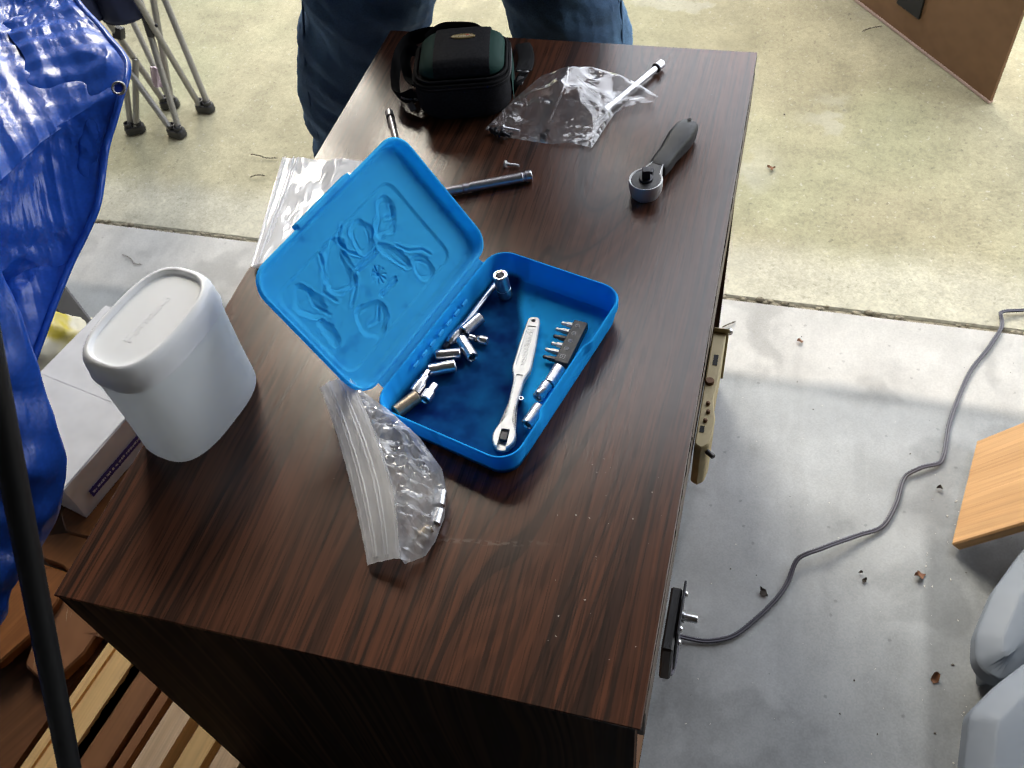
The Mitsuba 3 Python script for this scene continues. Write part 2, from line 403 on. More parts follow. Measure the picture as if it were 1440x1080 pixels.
B('mat_purple', principled((0.045, 0.035, 0.20), 0.5))
B('mat_print', principled((0.55, 0.55, 0.62), 0.6))
B('mat_yellow', bumped(principled(proc(lambda p, n, uv: mix((0.50, 0.47, 0.36), (0.42, 0.34, 0.03), smoothstep(0.45, 0.55, fbm(p.x * 12, p.y * 12, p.z * 12, 2)))), 0.4), lambda p, n, uv: fbm(p.x * 40, p.y * 40, p.z * 40, 3) * 0.004, 1.0, 5e-4))
B('mat_darkbeam', principled((0.035, 0.035, 0.037), 0.6))
B('mat_pole', principled((0.008, 0.008, 0.009), 0.45))
B('mat_orangewood', wood_of((0.17, 0.060, 0.018), (0.34, 0.135, 0.042), (0.35, 1, 0.02), 1.0, 0.34))
B('mat_brownwood', wood_of((0.075, 0.030, 0.012), (0.15, 0.062, 0.024), (0.5, 1, 0.02), 1.0, 0.42, 3.0))
def scratched(p, n, uv):
    q = noise((p.x + p.y * 0.5) * 260, (p.y - p.x * 0.5) * 22, 3)
    s_ = smoothstep(0.80, 0.88, q) * smoothstep(0.45, 0.6, fbm(p.x * 25, p.y * 25, 2, 2))
    return mix(mix((0.15, 0.058, 0.021), (0.25, 0.11, 0.045), fbm(p.x * 30 + p.y * 9, p.y * 8, 5, 3)), (0.42, 0.30, 0.18), s_ * 0.7)
B('mat_scratched', principled(proc(scratched), 0.4))
B('mat_brownboard', wood_of((0.16, 0.068, 0.027), (0.26, 0.118, 0.048), (0.10, 1, 0), 1.0, 0.45, 4.0))
B('mat_pine', wood_of((0.58, 0.36, 0.14), (0.74, 0.51, 0.24), (0.10, 1, 0), 1.0, 0.55))
B('mat_pine_pale', wood_of((0.50, 0.34, 0.20), (0.68, 0.50, 0.33), (0.10, 1, 0), 1.3, 0.6, 5.0))
B('mat_redwood', wood_of((0.055, 0.02, 0.010), (0.12, 0.045, 0.02), (0.10, 1, 0), 1.0, 0.6, 9.0))
B('mat_bark', principled(proc(lambda p, n, uv: mix((0.03, 0.025, 0.02), (0.22, 0.18, 0.13), noise(p.x * 200, p.y * 30, p.z * 200))), 0.9))
B('mat_oakplank', wood_of((0.36, 0.19, 0.075), (0.58, 0.35, 0.16), (0.5, -0.12, 0.86), 0.9, 0.45, 2.0))
B('mat_greybin', bumped(principled((0.135, 0.155, 0.18), 0.5, specular=0.35), lambda p, n, uv: noise(p.x * 700, p.y * 700, p.z * 700) * 0.0001, 1.0, 3e-4))
B('mat_cord', principled((0.045, 0.043, 0.058), 0.45))
B('mat_leaf', two(principled((0.17, 0.075, 0.035), 0.7)))
B('mat_leafdark', two(principled((0.035, 0.028, 0.022), 0.8)))
B('mat_twig', principled((0.065, 0.050, 0.030), 0.85))
B('mat_crumb', principled((0.55, 0.53, 0.48), 0.8))
B('mat_crumbdark', principled((0.06, 0.05, 0.04), 0.8))
B('mat_pcb', principled(proc(lambda p, n, uv: mix((0.30, 0.235, 0.11), (0.42, 0.34, 0.18), fbm(p.x * 50, p.y * 50, p.z * 50, 3))), 0.5))
B('mat_rust', principled((0.13, 0.065, 0.03), 0.6, metallic=0.3))
B('mat_backmetal', principled((0.10, 0.075, 0.06), 0.45, metallic=0.3))

# ------------------------------------------------------------------ setting: slabs, ground, garage shell
FY = 1.166
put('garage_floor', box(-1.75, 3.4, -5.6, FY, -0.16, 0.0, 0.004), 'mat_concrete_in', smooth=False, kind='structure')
put('driveway', box(-3.2, 5.2, FY + 0.011, 11.0, -0.16, -0.003, 0.004), 'mat_concrete_out', smooth=False, kind='structure')
put('ground', box(-160, 160, -160, 160, -0.5, -0.10), 'mat_grass', smooth=False, kind='structure')
# soil packed in the joint
jp = []
for k in range(260):
    x = rng.uniform(-1.7, 3.3); r = rng.uniform(0.0025, 0.0075)
    s = trimesh.creation.icosphere(0, r); s.apply_scale((1.6, 1.0, 0.7)); s.apply_translation((x, FY + 0.0055 + rng.normal(0, 0.0035), -0.004 + rng.uniform(-0.003, 0.002)))
    jp.append(s)
jp.append(box(-1.74, 3.39, FY + 0.001, FY + 0.010, -0.1, -0.008))
put('joint_soil', cat(*jp), 'mat_dirt', smooth=False, kind='stuff', label='dark soil and grit packed into the joint between floor and driveway')
put('garage_wall_left', box(-1.90, -1.76, -5.6, 1.12, -0.12, 2.62), 'mat_drywall', smooth=False, kind='structure')
put('garage_wall_right', box(3.41, 3.55, -5.6, 1.12, -0.12, 2.62), 'mat_drywall', smooth=False, kind='structure')
put('garage_wall_back', box(-1.9, 3.55, -5.75, -5.61, -0.12, 2.62), 'mat_drywall', smooth=False, kind='structure')
put('garage_ceiling', box(-2.2, 3.85, -5.9, 1.6, 2.63, 2.75), 'mat_ceiling', smooth=False, kind='structure')
put('garage_lintel', box(-1.755, 3.405, 0.98, 1.12, 2.20, 2.625), 'mat_drywall', smooth=False, kind='structure')
put('sky_blocker_wall', box(-2.75, -2.25, 1.13, 3.7, -0.12, 5.6), 'mat_blocker_wall', smooth=False, kind='structure')  # unseen wall, added to block sky reflections on the console top
t = thing('added_overhead_door', 'unseen partly raised sectional garage door, added with its lowest section hanging to block sky', 'garage door')
put('panel', box(-1.5, 3.2, 0.93, 0.965, 1.86, 2.155, 0.006), 'mat_added_door', t, smooth=False)  # hanging section added out of view to cut off the high sky
for k in range(4):
    y1 = 0.84 - k * 0.56
    put('panel', box(-1.5, 3.2, y1 - 0.55, y1, 2.16, 2.20, 0.006), 'mat_added_door', t, smooth=False)

# ------------------------------------------------------------------ television console used as a table
L = 0.9553
t = console = thing('television_console', 'old wood grain television console standing across the garage threshold as a work table', 'television console')
put('top_panel', box(0, 0.55, 0, L, H - 0.003, H, 0.0008), 'mat_veneer', t, smooth=False)
put('core_board', box(0.0195, 0.5480, 0.0195, L - 0.0195, H - 0.018, H - 0.0032), 'mat_board_edge', t, smooth=False)
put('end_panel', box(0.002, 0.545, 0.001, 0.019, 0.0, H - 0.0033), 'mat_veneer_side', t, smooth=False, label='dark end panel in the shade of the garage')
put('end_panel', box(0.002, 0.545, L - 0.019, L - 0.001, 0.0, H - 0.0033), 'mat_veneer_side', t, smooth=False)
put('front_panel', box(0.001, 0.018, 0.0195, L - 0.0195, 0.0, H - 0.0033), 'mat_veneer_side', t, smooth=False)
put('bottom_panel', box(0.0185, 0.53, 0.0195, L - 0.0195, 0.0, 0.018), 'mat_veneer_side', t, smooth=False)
put('back_board', box(0.522, 0.530, 0.0195, L - 0.0195, 0.0185, H - 0.019), 'mat_hardboard', t, smooth=False)
put('back_rail', box(0.5305, 0.551, 0.0195, 0.30, H - 0.075, H - 0.019, 0.001), 'mat_backmetal', t, smooth=False)
put('back_rail', box(0.5305, 0.551, 0.302, L - 0.0195, H - 0.075, H - 0.019, 0.001), 'mat_backmetal', t, smooth=False)
es = []
for y in np.linspace(0.006, L - 0.006, 420):                # chipped raw edge of the top board
    o = 0.0012 + 0.0016 * float(meshkit.noise(A(y * 70, 3, 1))) * float(meshkit.noise(A(y * 260, 5, 2))); lo_ = H - 0.015 + 0.004 * float(meshkit.noise(A(y * 120, 8, 2))); hi_ = H - 0.0034 - 0.004 * max(0.0, float(meshkit.noise(A(y * 180, 2, 9))) - 0.55)
    es.append(np.array([(0.5483, y, lo_), (0.5485 + o, y, lo_), (0.5485 + o, y, hi_), (0.5483, y, hi_)]))
put('chipped_edge', loft(es), 'mat_board_edge', t, smooth=False, label='pale chipped edge of the top')
# scattered chips and dust near the back edge
# tuner chassis: beige plate standing out of the back
prof = Polygon([(0.5525, 0.314), (0.5600, 0.3105), (0.5665, 0.316), (0.5695, 0.330), (0.5695, 0.350), (0.5660, 0.366), (0.5645, 0.378), (0.5660, 0.392), (0.5675, 0.470), (0.5525, 0.470)]).buffer(-0.001).buffer(0.001)
tc = put('tuner_plate', prism(prof, 0.600, 0.6725, 0.0012), 'mat_pcb', t, smooth=25, label='beige metal tuner plate with a rounded end on the back')
put('flange', box(0.5525, 0.570, 0.4705, 0.4722, 0.59, 0.679, 0.0006), 'mat_pcb', tc, smooth=False)
put('slot', box(0.5575, 0.5625, 0.422, 0.437, 0.6722, 0.6731), 'mat_hole', tc, smooth=False)
put('slot', box(0.5555, 0.5600, 0.330, 0.338, 0.6722, 0.6731), 'mat_hole', tc, smooth=False)
put('control_shaft', moved(lathe([(0.0028, 0), (0.0028, 0.009), (0.0022, 0.010)]), (0.566, 0.316, 0.660), (0.7, -0.6, 0.1)), 'mat_blackplastic', tc)
put('knob', moved(lathe([(0.0050, 0), (0.0050, 0.002), (0.004, 0.0035)]), (0.5575, 0.398, 0.6725), (0, 0, 1)), 'mat_rust', tc)
for k, y in enumerate((0.345, 0.357, 0.368)):
    put('contact', moved(lathe([(0.0022, 0), (0.0022, 0.0025), (0.0012, 0.0035)]), (0.5595 + 0.0015 * (k % 2), y, 0.6725), (0.1, 0, 1)), 'mat_rust', tc)
put('screw', moved(lathe([(0.004, 0), (0.004, 0.003), (0.002, 0.005)]), (0.569, 0.474, 0.672), (1, 0, 0.3)), 'mat_chrome', tc)
tt = put('terminal_block', box(0.5515, 0.563, 0.116, 0.184, 0.53, 0.606, 0.002), 'mat_blackplastic', t, smooth=False, label='black antenna terminal block on the back')
put('terminal_plate', box(0.5635, 0.566, 0.132, 0.190, 0.52, 0.612, 0.0006), 'mat_darksteel', tt, smooth=False)
put('coaxial_jack', moved(cat(lathe([(0.0062, 0), (0.0062, 0.003), (0.0042, 0.0032), (0.0042, 0.015), (0.0035, 0.016)], 18)), (0.566, 0.160, 0.592), (1, -0.05, 0.12)), 'mat_chrome', tt)
for y, z in ((0.180, 0.602), (0.142, 0.602), (0.15, 0.55)):
    put('screw', moved(lathe([(0.0035, 0), (0.0035, 0.0015), (0.002, 0.003)], 14), (0.566, y, z), (1, 0, 0.2)), 'mat_chrome', tt)

# ------------------------------------------------------------------ blue pencil box
be, bg = A(math.cos(byaw), math.sin(byaw), 0), A(-math.sin(byaw), math.cos(byaw), 0)      # across (from hinge), along
Mtray = np.eye(4); Mtray[:3, 0], Mtray[:3, 1], Mtray[:3, 3] = be, bg, A(bx, by, H) + be * bw / 2 + bg * bl / 2
t = pencil_box = thing('pencil_box', 'open translucent blue plastic case with embossed lid, holding sockets and a ratchet', 'plastic case')


def notch(ring, amount):
    r = ring.copy(); k = r[:, 0] > 0.7 * r[:, 0].max()
    s = np.clip((0.055 - np.abs(r[:, 1] + 0.01)) / 0.012, 0, 1); s = s * s * (3 - 2 * s)
    r[k, 0] -= (s * amount)[k]
    return r


def tr(inset, z, r=0.024, na=0.0):
    return z3(notch(dense(rrect(bw / 2 - inset, bl / 2 - inset, r), 220), na), z)


tray = loft([tr(0.009, 0.0, 0.018), tr(0.0055, 0.0015, 0.02), tr(0.0030, 0.014, 0.022), tr(0.0026, bh - 0.013, 0.023, 0.001), tr(0.0004, bh - 0.012, 0.024, 0.0045), tr(0.0, bh - 0.002, 0.024, 0.0045),
             tr(0.0008, bh, 0.024, 0.0045), tr(0.0022, bh, 0.023, 0.0045), tr(0.0032, bh - 0.002, 0.022, 0.0045), tr(0.0046, bh - 0.013, 0.021, 0.001), tr(0.0056, 0.012, 0.02), tr(0.0085, 0.0042, 0.018), tr(0.0125, 0.0028, 0.015)])
tray.apply_transform(Mtray)
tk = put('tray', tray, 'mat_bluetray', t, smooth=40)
rib = []
for k in range(7):
    rib.append(moved(rbox(0.0025, 0.010, 0.0045, 0.001, 3), (-bw / 2 + 0.0085, -0.055 + k * 0.016, 0.0245), x=(1, 0, 0)))
rb = cat(*rib); rb.apply_transform(Mtray)
put('inner_rib', rb, 'mat_blue', tk, kind='stuff')

# lid: local (u away from hinge, v along, w outward normal); opened back
lu = -math.cos(bth) * be + math.sin(bth) * A(0, 0, 1)
lw = -(math.sin(bth) * be + math.cos(bth) * A(0, 0, 1))                # outer side of the lid
Mlid = np.eye(4); Mlid[:3, 0], Mlid[:3, 1], Mlid[:3, 2] = lu, bg, np.cross(lu, bg)
sgn = 1.0 if Mlid[:3, 2] @ lw > 0 else -1.0
Mlid[:3, 3] = A(bx, by, H) + A(0, 0, bh) + bg * bl / 2 + lu * (bw / 2 + 0.004) - be * 0.003
BLOBS = [[(0.0392, 0.05), (0.0389, 0.0628), (0.0299, 0.0702), (0.0186, 0.0638), (0.0076, 0.0487), (0.0109, 0.0346), (0.0165, 0.0258), (0.0224, 0.0305), (0.0281, 0.0437)],
         [(0.0419, 0.0064), (0.0398, 0.0249), (0.026, 0.0261), (0.0109, 0.0128), (0.015, -0.0038), (0.0286, -0.0007)],
         [(0.0124, 0.0189), (-0.0004, 0.0303), (-0.0203, 0.0341), (-0.0348, 0.0353), (-0.0315, 0.0255), (-0.0105, 0.0186)],
         [(-0.028, 0.0433), (-0.0417, 0.0553), (-0.0563, 0.0523), (-0.0582, 0.0405), (-0.0473, 0.0299), (-0.0348, 0.0353)],
         [(0.046, -0.0256), (0.0441, -0.0117), (0.0372, -0.0073), (0.0292, -0.0206), (0.0141, -0.0257), (-0.001, -0.0307), (0.0033, -0.0504), (0.0121, -0.0604), (0.0333, -0.048)],
         [(0.0426, -0.0876), (0.0391, -0.0765), (0.0177, -0.0738), (0.0043, -0.0733), (0.0035, -0.09), (0.0152, -0.0959), (0.0236, -0.1016)],
         [(0.0052, -0.0919), (-0.0101, -0.0859), (-0.0253, -0.0873), (-0.0297, -0.0984), (-0.0113, -0.0952)],
         [(-0.0187, -0.0552), (-0.0252, -0.0333), (-0.0347, -0.0228), (-0.0493, -0.029), (-0.0592, -0.0514), (-0.0387, -0.0659), (-0.0288, -0.0586)]]
STROKES = [[(0.050, 0.0), (0.044, -0.012), (0.028, -0.014), (0.016, -0.006)], [(0.030, -0.018), (0.010, -0.022), (-0.004, -0.036), (-0.012, -0.052)], [(0.046, -0.040), (0.030, -0.050), (0.018, -0.066), (0.002, -0.062)],
           [(-0.006, 0.036), (-0.020, 0.044), (-0.030, 0.058), (-0.040, 0.062)], [(0.030, -0.076), (0.014, -0.082), (-0.002, -0.078)], [(-0.036, -0.030), (-0.044, -0.040), (-0.040, -0.052)], [(0.022, 0.050), (0.018, 0.058), (0.026, 0.064)]]
BARS = [((0.0053, -0.0192), (0.0038, 0.0154)), ((-0.027, -0.0182), (-0.0278, 0.0095)), ((0.0093, -0.019), (0.0078, 0.0135)), ((-0.0305, -0.0172), (-0.0313, 0.0075))]


def panel_height(u, v):
    P = shapely.points(u, v)
    h = np.zeros(len(u))
    inner = shapely.Polygon([(x - 0.005, y - 0.013) for x, y in rrect(0.055, 0.096, 0.014)])
    d = shapely.distance(inner.exterior, P); ins = shapely.contains(inner, P); s = np.where(ins, d, -d)
    h += 0.0016 * np.clip(s / 0.0022 + 0.5, 0, 1) - 0.0010 * np.exp(-(s / 0.0012) ** 2)
    for k, pl in enumerate(BLOBS):
        cp_ = np.array(pl)
        for _ in range(4):
            nx_ = np.roll(cp_, -1, 0); cp_ = np.stack([cp_ * 0.75 + nx_ * 0.25, cp_ * 0.25 + nx_ * 0.75], 1).reshape(-1, 2)
        pg = shapely.Polygon(cp_).buffer(0.0025, quad_segs=16)
        d = shapely.distance(pg.exterior, P); ins = shapely.contains(pg, P); s = np.where(ins, d, -d)
        s = s + 0.0060 * (meshkit.fbm(np.c_[u * 110, v * 110, 0 * u + k], 2, k) - 0.5)
        h += 0.0010 * np.clip(s / 0.0016 + 0.4, 0, 1) + 0.0010 * np.clip(s / 0.010, 0, 1) * ins - 0.0010 * np.exp(-(s / 0.0012) ** 2)
        pg = pg.buffer(-0.0055)
        if not pg.is_empty:
            s = shapely.distance(pg.boundary, P); h += 0.0010 * np.exp(-(s / 0.0010) ** 2)
    for ln_ in STROKES:
        s = shapely.distance(shapely.LineString(ln_), P); h += 0.0012 * np.exp(-(s / 0.0014) ** 2) - 0.0008 * np.exp(-((s - 0.0026) / 0.0012) ** 2)
    for a, b in BARS:
        s = shapely.distance(shapely.LineString([a, b]), P); h += 0.0022 * np.exp(-(s / 0.0012) ** 4)
    for k in range(5):                                         # a starburst between the bars
        q = k * math.pi / 5 + 0.3
        s = shapely.distance(shapely.LineString([(-0.012 - 0.009 * math.cos(q), -0.004 - 0.009 * math.sin(q)), (-0.012 + 0.009 * math.cos(q), -0.004 + 0.009 * math.sin(q))]), P)
        h += 0.0013 * np.exp(-(s / 0.0008) ** 2)
    n2 = meshkit.fbm(np.c_[u * 50, v * 50, 0 * u], 3, 5) - 0.5
    return h + n2 * 0.0008


def lr(inset, w, r=0.024):
    return z3(dense(rrect(bw / 2 - inset, bl / 2 - inset, r), 300), w)


ld = 0.015
rings = [lr(0.0012, 0.0), lr(0.0, 0.001), lr(0.0, 0.0035), lr(0.0016, 0.0042), lr(0.0030, ld - 0.003), lr(0.0050, ld + 0.0005), lr(0.0080, ld + 0.0018, 0.021)]
inn = [lr(0.0028, 0.0, 0.022), lr(0.0040, 0.0030, 0.022), lr(0.0052, ld - 0.004, 0.021), lr(0.0072, ld - 0.0012, 0.02), lr(0.0095, ld - 0.0002, 0.02)]
core_o, core_i = [], []
base = dense(rrect(bw / 2 - 0.0105, bl / 2 - 0.0105, 0.019), 300)
for s in np.linspace(1, 0.02, 62):
    q = base * s
    hh = panel_height(q[:, 0], q[:, 1])
    core_i.append(z3(q, 0)); core_i[-1][:, 2] = ld + hh
    core_o.append(z3(q, 0)); core_o[-1][:, 2] = ld + 0.0018 + hh
lidm = loft((core_i[::-1] + inn[::-1] + rings + core_o), True, True)
lidm.invert()
lidm.apply_transform(Mlid)
lk = put('lid', lidm, 'mat_blue', t, smooth=True)
tab = moved(rbox(0.006, 0.085, 0.012, 0.0015, 4), (bw / 2 + 0.001, -0.004, -0.002)); tab.apply_transform(Mlid)
put('latch_tab', tab, 'mat_blue', lk)
# living hinge: a grooved band joins tray and lid, leaving a notch at both ends
O0 = A(bx, by, H + bh) + bg * bl / 2
hs = []
cs = [(0.0030, -0.0016), (-0.0012, -0.0034), (-0.0028, -0.0030), (-0.0046, -0.0012), (-0.0062, 0.0016), (-0.0078, 0.0034)]
for q in np.linspace(-1, 1, 40):
    c = O0 + bg * q * (bl / 2 - 0.026)
    a_ = [c + be * x + A(0, 0, z) for x, z in cs]; b_ = [c + be * (x - 0.0004) + A(0, 0, z - 0.0014) for x, z in cs[::-1]]
    hs.append(np.array(a_ + b_))
put('hinge_strip', loft(hs), 'mat_blue', t, smooth=30)

# ------------------------------------------------------------------ sockets and bits lying in the tray
def socket_mesh(d, length, bore, drive=0.0065, waist=None, n=36):
    """axis z, open hexagon end at z = length, square drive hole at z = 0"""
    r = d / 2; r2 = r if waist is None else waist / 2
    prof = [(r2 - 0.0008, 0), (r2, 0.0008), (r2, length * 0.36), (r2 - 0.0004, length * 0.365), (r2 - 0.0004, length * 0.40), (r2, length * 0.405), (r2, length * 0.46), (r, length * 0.52 if waist else length * 0.47), (r, length - 0.0010), (r - 0.0010, length)]
    body = m3.Manifold.revolve(m3.CrossSection([[(0, 0)] + prof + [(0, length)]]), n)
    hexa = m3.Manifold.cylinder(length * 0.6, bore / 2, bore / 2, 6).translate((0, 0, length * 0.45))
    cone = m3.Manifold.cylinder(0.0012, bore / 2, bore / 2 + 0.0012, n).translate((0, 0, length - 0.0011))
    sq = m3.Manifold.cube((drive, drive, length * 0.42), True).translate((0, 0, length * 0.15))
    return mesh_of(body - hexa - cone - sq)


def socket(a, b, d, label, bore=0.6, waist=None, mat='mat_chrome', group=None):
    """a: centre of the drive end, b: centre of the open end"""
    a, b = A(*a), A(*b); ln = np.linalg.norm(b - a)
    k = thing('socket', label, 'socket', group)
    m = moved(socket_mesh(d, ln, d * bore, min(0.0065, 0.45 * (waist or d)), waist), a, b - a, (0.3, 0.2, 1))
    scene[k] = mikit.ply(m, mat, smooth=30)
    return k


F0 = H + 0.0034                                              # floor of the tray
socket((0.3215, 0.4389, 0.7236), (0.3184, 0.4388, 0.757), 0.0165, 'tall deep chrome socket standing on end in the far corner of the blue case', 0.68)
socket((0.3052, 0.3964, 0.731), (0.2927, 0.3721, 0.731), 0.0135, 'short chrome socket lying beside the thin extension bar in the case', 0.62)
socket((0.2928, 0.3613, 0.7315), (0.3129, 0.339, 0.7312), 0.0130, 'chrome socket just under the small wobble joint, its hexagon end towards the tray middle', 0.64)
socket((0.2728, 0.3347, 0.7312), (0.2984, 0.3423, 0.7312), 0.0125, 'bright chrome socket lying crosswise, the upper of two parallel ones in the case', 0.64)
socket((0.2718, 0.3132, 0.7318), (0.2982, 0.3249, 0.7318), 0.0138, 'bright chrome socket lying crosswise, the lower of two parallel ones in the case', 0.64)
socket((0.2709, 0.2781, 0.7325), (0.2551, 0.2538, 0.7325), 0.0150, 'brownish worn socket in the near corner by the hinge of the case', 0.6, mat='mat_worn')
socket((0.2834, 0.2979, 0.7295), (0.2794, 0.2751, 0.7312), 0.0125, 'small stepped chrome socket next to the brownish worn one', 0.6, waist=0.0085)
# stepped adapter
k = thing('drive_adapter', 'short stepped chrome drive adapter leaning on the brownish worn socket', 'drive adapter')
a, b = A(*(0.2722, 0.3039, 0.735)), A(*(0.2667, 0.2816, 0.733))
put('body', moved(lathe([(0.0040, 0), (0.0045, 0.0008), (0.0045, 0.008), (0.0062, 0.011), (0.0062, np.linalg.norm(b - a)), (0.005, np.linalg.norm(b - a) + 0.0006)]), a, b - a), 'mat_chrome', k)
put('square_drive', moved(rbox(0.0052, 0.0052, 0.007, 0.0006, 3), a + unit(a - b) * 0.0065, b - a), 'mat_chrome', k)
# thin extension bar
k = thing('extension_bar', 'thin chrome extension bar lying along the hinge side inside the blue case', 'extension bar')
a, b = A(*(0.3082, 0.448, 0.7315)), A(*(0.2864, 0.3732, 0.7285)); ln = np.linalg.norm(b - a)
put('shaft', moved(lathe([(0.0030, 0), (0.0034, 0.001), (0.0034, ln - 0.012), (0.0046, ln - 0.010), (0.0050, ln - 0.002), (0.0044, ln)]), a, b - a), 'mat_chrome', k)
put('socket_end', moved(lathe([(0.0050, 0), (0.0056, 0.0008), (0.0056, 0.013), (0.0046, 0.0145), (0.0046, 0.0175), (0.0036, 0.019)]), b, A(*(0.2779, 0.348, 0.7285)) - b), 'mat_chrome', k)
put('square_drive', moved(rbox(0.0056, 0.0056, 0.008, 0.0007, 3), b + unit(A(*(0.2779, 0.348, 0.7285)) - b) * 0.0188, A(*(0.2779, 0.348, 0.7285)) - b), 'mat_darksteel', k)
# wobble joint
k = thing('wobble_joint', 'tiny chrome universal joint beside the socket at the end of the extension bar', 'universal joint')
a, b = A(*(0.3, 0.3684, 0.7285)), A(*(0.3175, 0.3663, 0.7285)); ax = unit(b - a)
put('yoke', moved(lathe([(0.0028, 0), (0.0036, 0.0006), (0.0036, 0.006), (0.0024, 0.0075)]), a, ax), 'mat_chrome', k)
put('pin', moved(lathe([(0.0016, -0.004), (0.0016, 0.004)], 12), a + ax * 0.0088, np.cross(ax, A(0, 0, 1))), 'mat_darksteel', k)
put('yoke', moved(lathe([(0.0026, 0.0), (0.0046, 0.002), (0.0052, 0.004), (0.0052, 0.0105), (0.0042, 0.012)]), a + ax * 0.0095, ax), 'mat_chrome', k)

# bit holder with hexagon bits
k = thing('bit_holder', 'black plastic holder with white symbols and five steel screwdriver bits in the case', 'bit holder')
c00, c01, c10 = A(*(0.4077, 0.4091, 0.732)), A(*(0.4256, 0.4019, 0.732)), A(*(0.3988, 0.3489, 0.732))
ax = unit((c10 - c00) * A(1, 1, 0)); ay = unit((c01 - c00) * A(1, 1, 0)); ay = unit(ay - ax * (ay @ ax))
hl, hw, hh = np.linalg.norm(c10 - c00), 0.0155, 0.0100
Mh = np.eye(4); Mh[:3, 0], Mh[:3, 1], Mh[:3, 2] = ax, ay, np.cross(ax, ay); up = np.sign(Mh[2, 2]); Mh[:3, 3] = A(c00[0], c00[1], F0 + (0 if up > 0 else hh))
hb = moved(rbox(hl, hw, hh, 0.0012, 4), (hl / 2, hw / 2, 0)); hb.apply_transform(Mh)
put('block', hb, 'mat_blackplastic', k)
ztop = F0 + hh + 0.00015
for i in range(5):
    q = c00 * A(1, 1, 0) + ax * (hl * (0.13 + 0.185 * i)) + ay * hw * 0.42
    if i < 4:
        ring = [(0.0016, -0.0001), (0.0022, -0.0001), (0.0022, 0.0001), (0.0016, 0.0001)]
        m = lathe([(0.0018, -0.0001), (0.0023, -0.0001), (0.0023, 0.0002), (0.0018, 0.0002), (0.0018, -0.0001)], 20)
        m = cat(m, box(-0.0011, 0.0011, -0.0002, 0.0002, 0, 0.0002), box(-0.0002, 0.0002, -0.0011, 0.0011, 0.00001, 0.00021))
    else:
        m = cat(box(-0.0026, 0.0026, 0.0021, 0.0026, 0, 0.0002), box(-0.0026, 0.0026, -0.0026, -0.0021, 0, 0.0002), box(-0.0026, -0.0021, -0.0021, 0.0021, 0, 0.0002), box(0.0021, 0.0026, -0.0021, 0.0021, 0, 0.0002), lathe([(0.0007, 0), (0.0007, 0.0002)], 10))
    put('symbol', moved(m, (q[0], q[1], ztop), (0, 0, 1), ax), 'mat_greyprint', k, smooth=False)
for i in range(6):
    q = c00 * A(1, 1, 0) + ax * (hl * (0.10 + 0.165 * i)) + A(0, 0, F0 + 0.0058)
    ln = 0.0125 + 0.0015 * ((i * 2) % 3)
    bit = cat(moved(lathe([(0.0032, 0), (0.0032, ln * 0.45), (0.0022, ln * 0.62), (0.0022, ln * 0.92), (0.0014, ln)], 6), q - ay * 0.0003, -ay))
    put('bit', bit, 'mat_darksteel' if i in (2, 5) else 'mat_satin', k, smooth=20)
# sockets end to end along the front wall
def ends(p, q, z):
    return p, q
socket((0.4064, 0.342, 0.7315), (0.4007, 0.3181, 0.7315), 0.0135, 'chrome driver socket touching the black bit holder by the front wall of the case', 0.62)
socket((0.399, 0.3187, 0.7315), (0.3933, 0.299, 0.7315), 0.0120, 'chrome socket with dark rings, second from the bit holder along the front wall', 0.62)
socket((0.3993, 0.3066, 0.7375), (0.3939, 0.2982, 0.7375), 0.0100, 'small bright socket lying on the one with dark rings', 0.6)
socket((0.398, 0.289, 0.7315), (0.3908, 0.2644, 0.7315), 0.0135, 'ribbed chrome socket last in the row along the front wall of the case', 0.64)
k = thing('hex_nut', 'tiny bright nut beside the middle of the chrome ratchet', 'nut')
put('hexagon', moved(lathe([(0.0028, 0), (0.0034, 0.0006), (0.0034, 0.0034), (0.0028, 0.004)], 6), (0.375, 0.2982, 0.7245), (0.2, 0.1, 1)), 'mat_chrome', k, smooth=20)
scene[k + '__bore'] = mikit.ply(moved(lathe([(0.0016, 0), (0.0016, 0.00035)], 12), A(*(0.375, 0.2982, 0.7245)) + unit(A(0.2, 0.1, 1)) * 0.0039, (0.2, 0.1, 1)), 'mat_hole', smooth=False)

# ratchet in the tray
k = thing('ratchet_wrench', 'chrome ratchet wrench with recessed handle lying in the blue case', 'ratchet wrench')
a, b = A(*(0.3639, 0.4034, 0.731)), A(*(0.3717, 0.2479, 0.731)); ax = unit((b - a) * A(1, 1, 0)); ln = np.linalg.norm(b - a)
s = ln / 181.0                                              # profile drawn in picture-free units, 181 long
half = [(-4, 3), (-3, 6.5), (0, 8.5), (6, 9.3), (40, 11.8), (78, 13.0), (84, 12.6), (92, 9.0), (100, 7.0), (140, 5.6), (158, 6.2), (164, 9.5), (172, 13.8), (180, 15.6), (189, 14.6), (196, 10), (199, 4)]
pts = [(x * s, y * s * 0.88) for x, y in half]; pts = pts + [(x, -y) for x, y in pts[::-1]]
pg = Polygon(pts).buffer(0.0006).buffer(-0.0006)
hb = man_of(prism(pg, 0, 0.0085, 0.0012))
hole = m3.Manifold.cylinder(0.02, 2.7 * s, 2.7 * s, 20).translate((3.5 * s, 0, -0.005))
rec = man_of(prism(Polygon([(14 * s, 3.6 * s), (76 * s, 6.0 * s), (76 * s, -6.0 * s), (14 * s, -3.6 * s)]).buffer(1.6 * s), 0.0075, 0.012))
neck = man_of(prism(Polygon([(92 * s, 3.0 * s), (154 * s, 2.0 * s), (154 * s, -2.0 * s), (92 * s, -3.0 * s)]).buffer(1.0 * s), 0.0074, 0.012))
slot = man_of(prism(Polygon([(172 * s, 5 * s), (201 * s, 5.5 * s), (201 * s, -5.5 * s), (172 * s, -5 * s)]), 0.0045, 0.012))
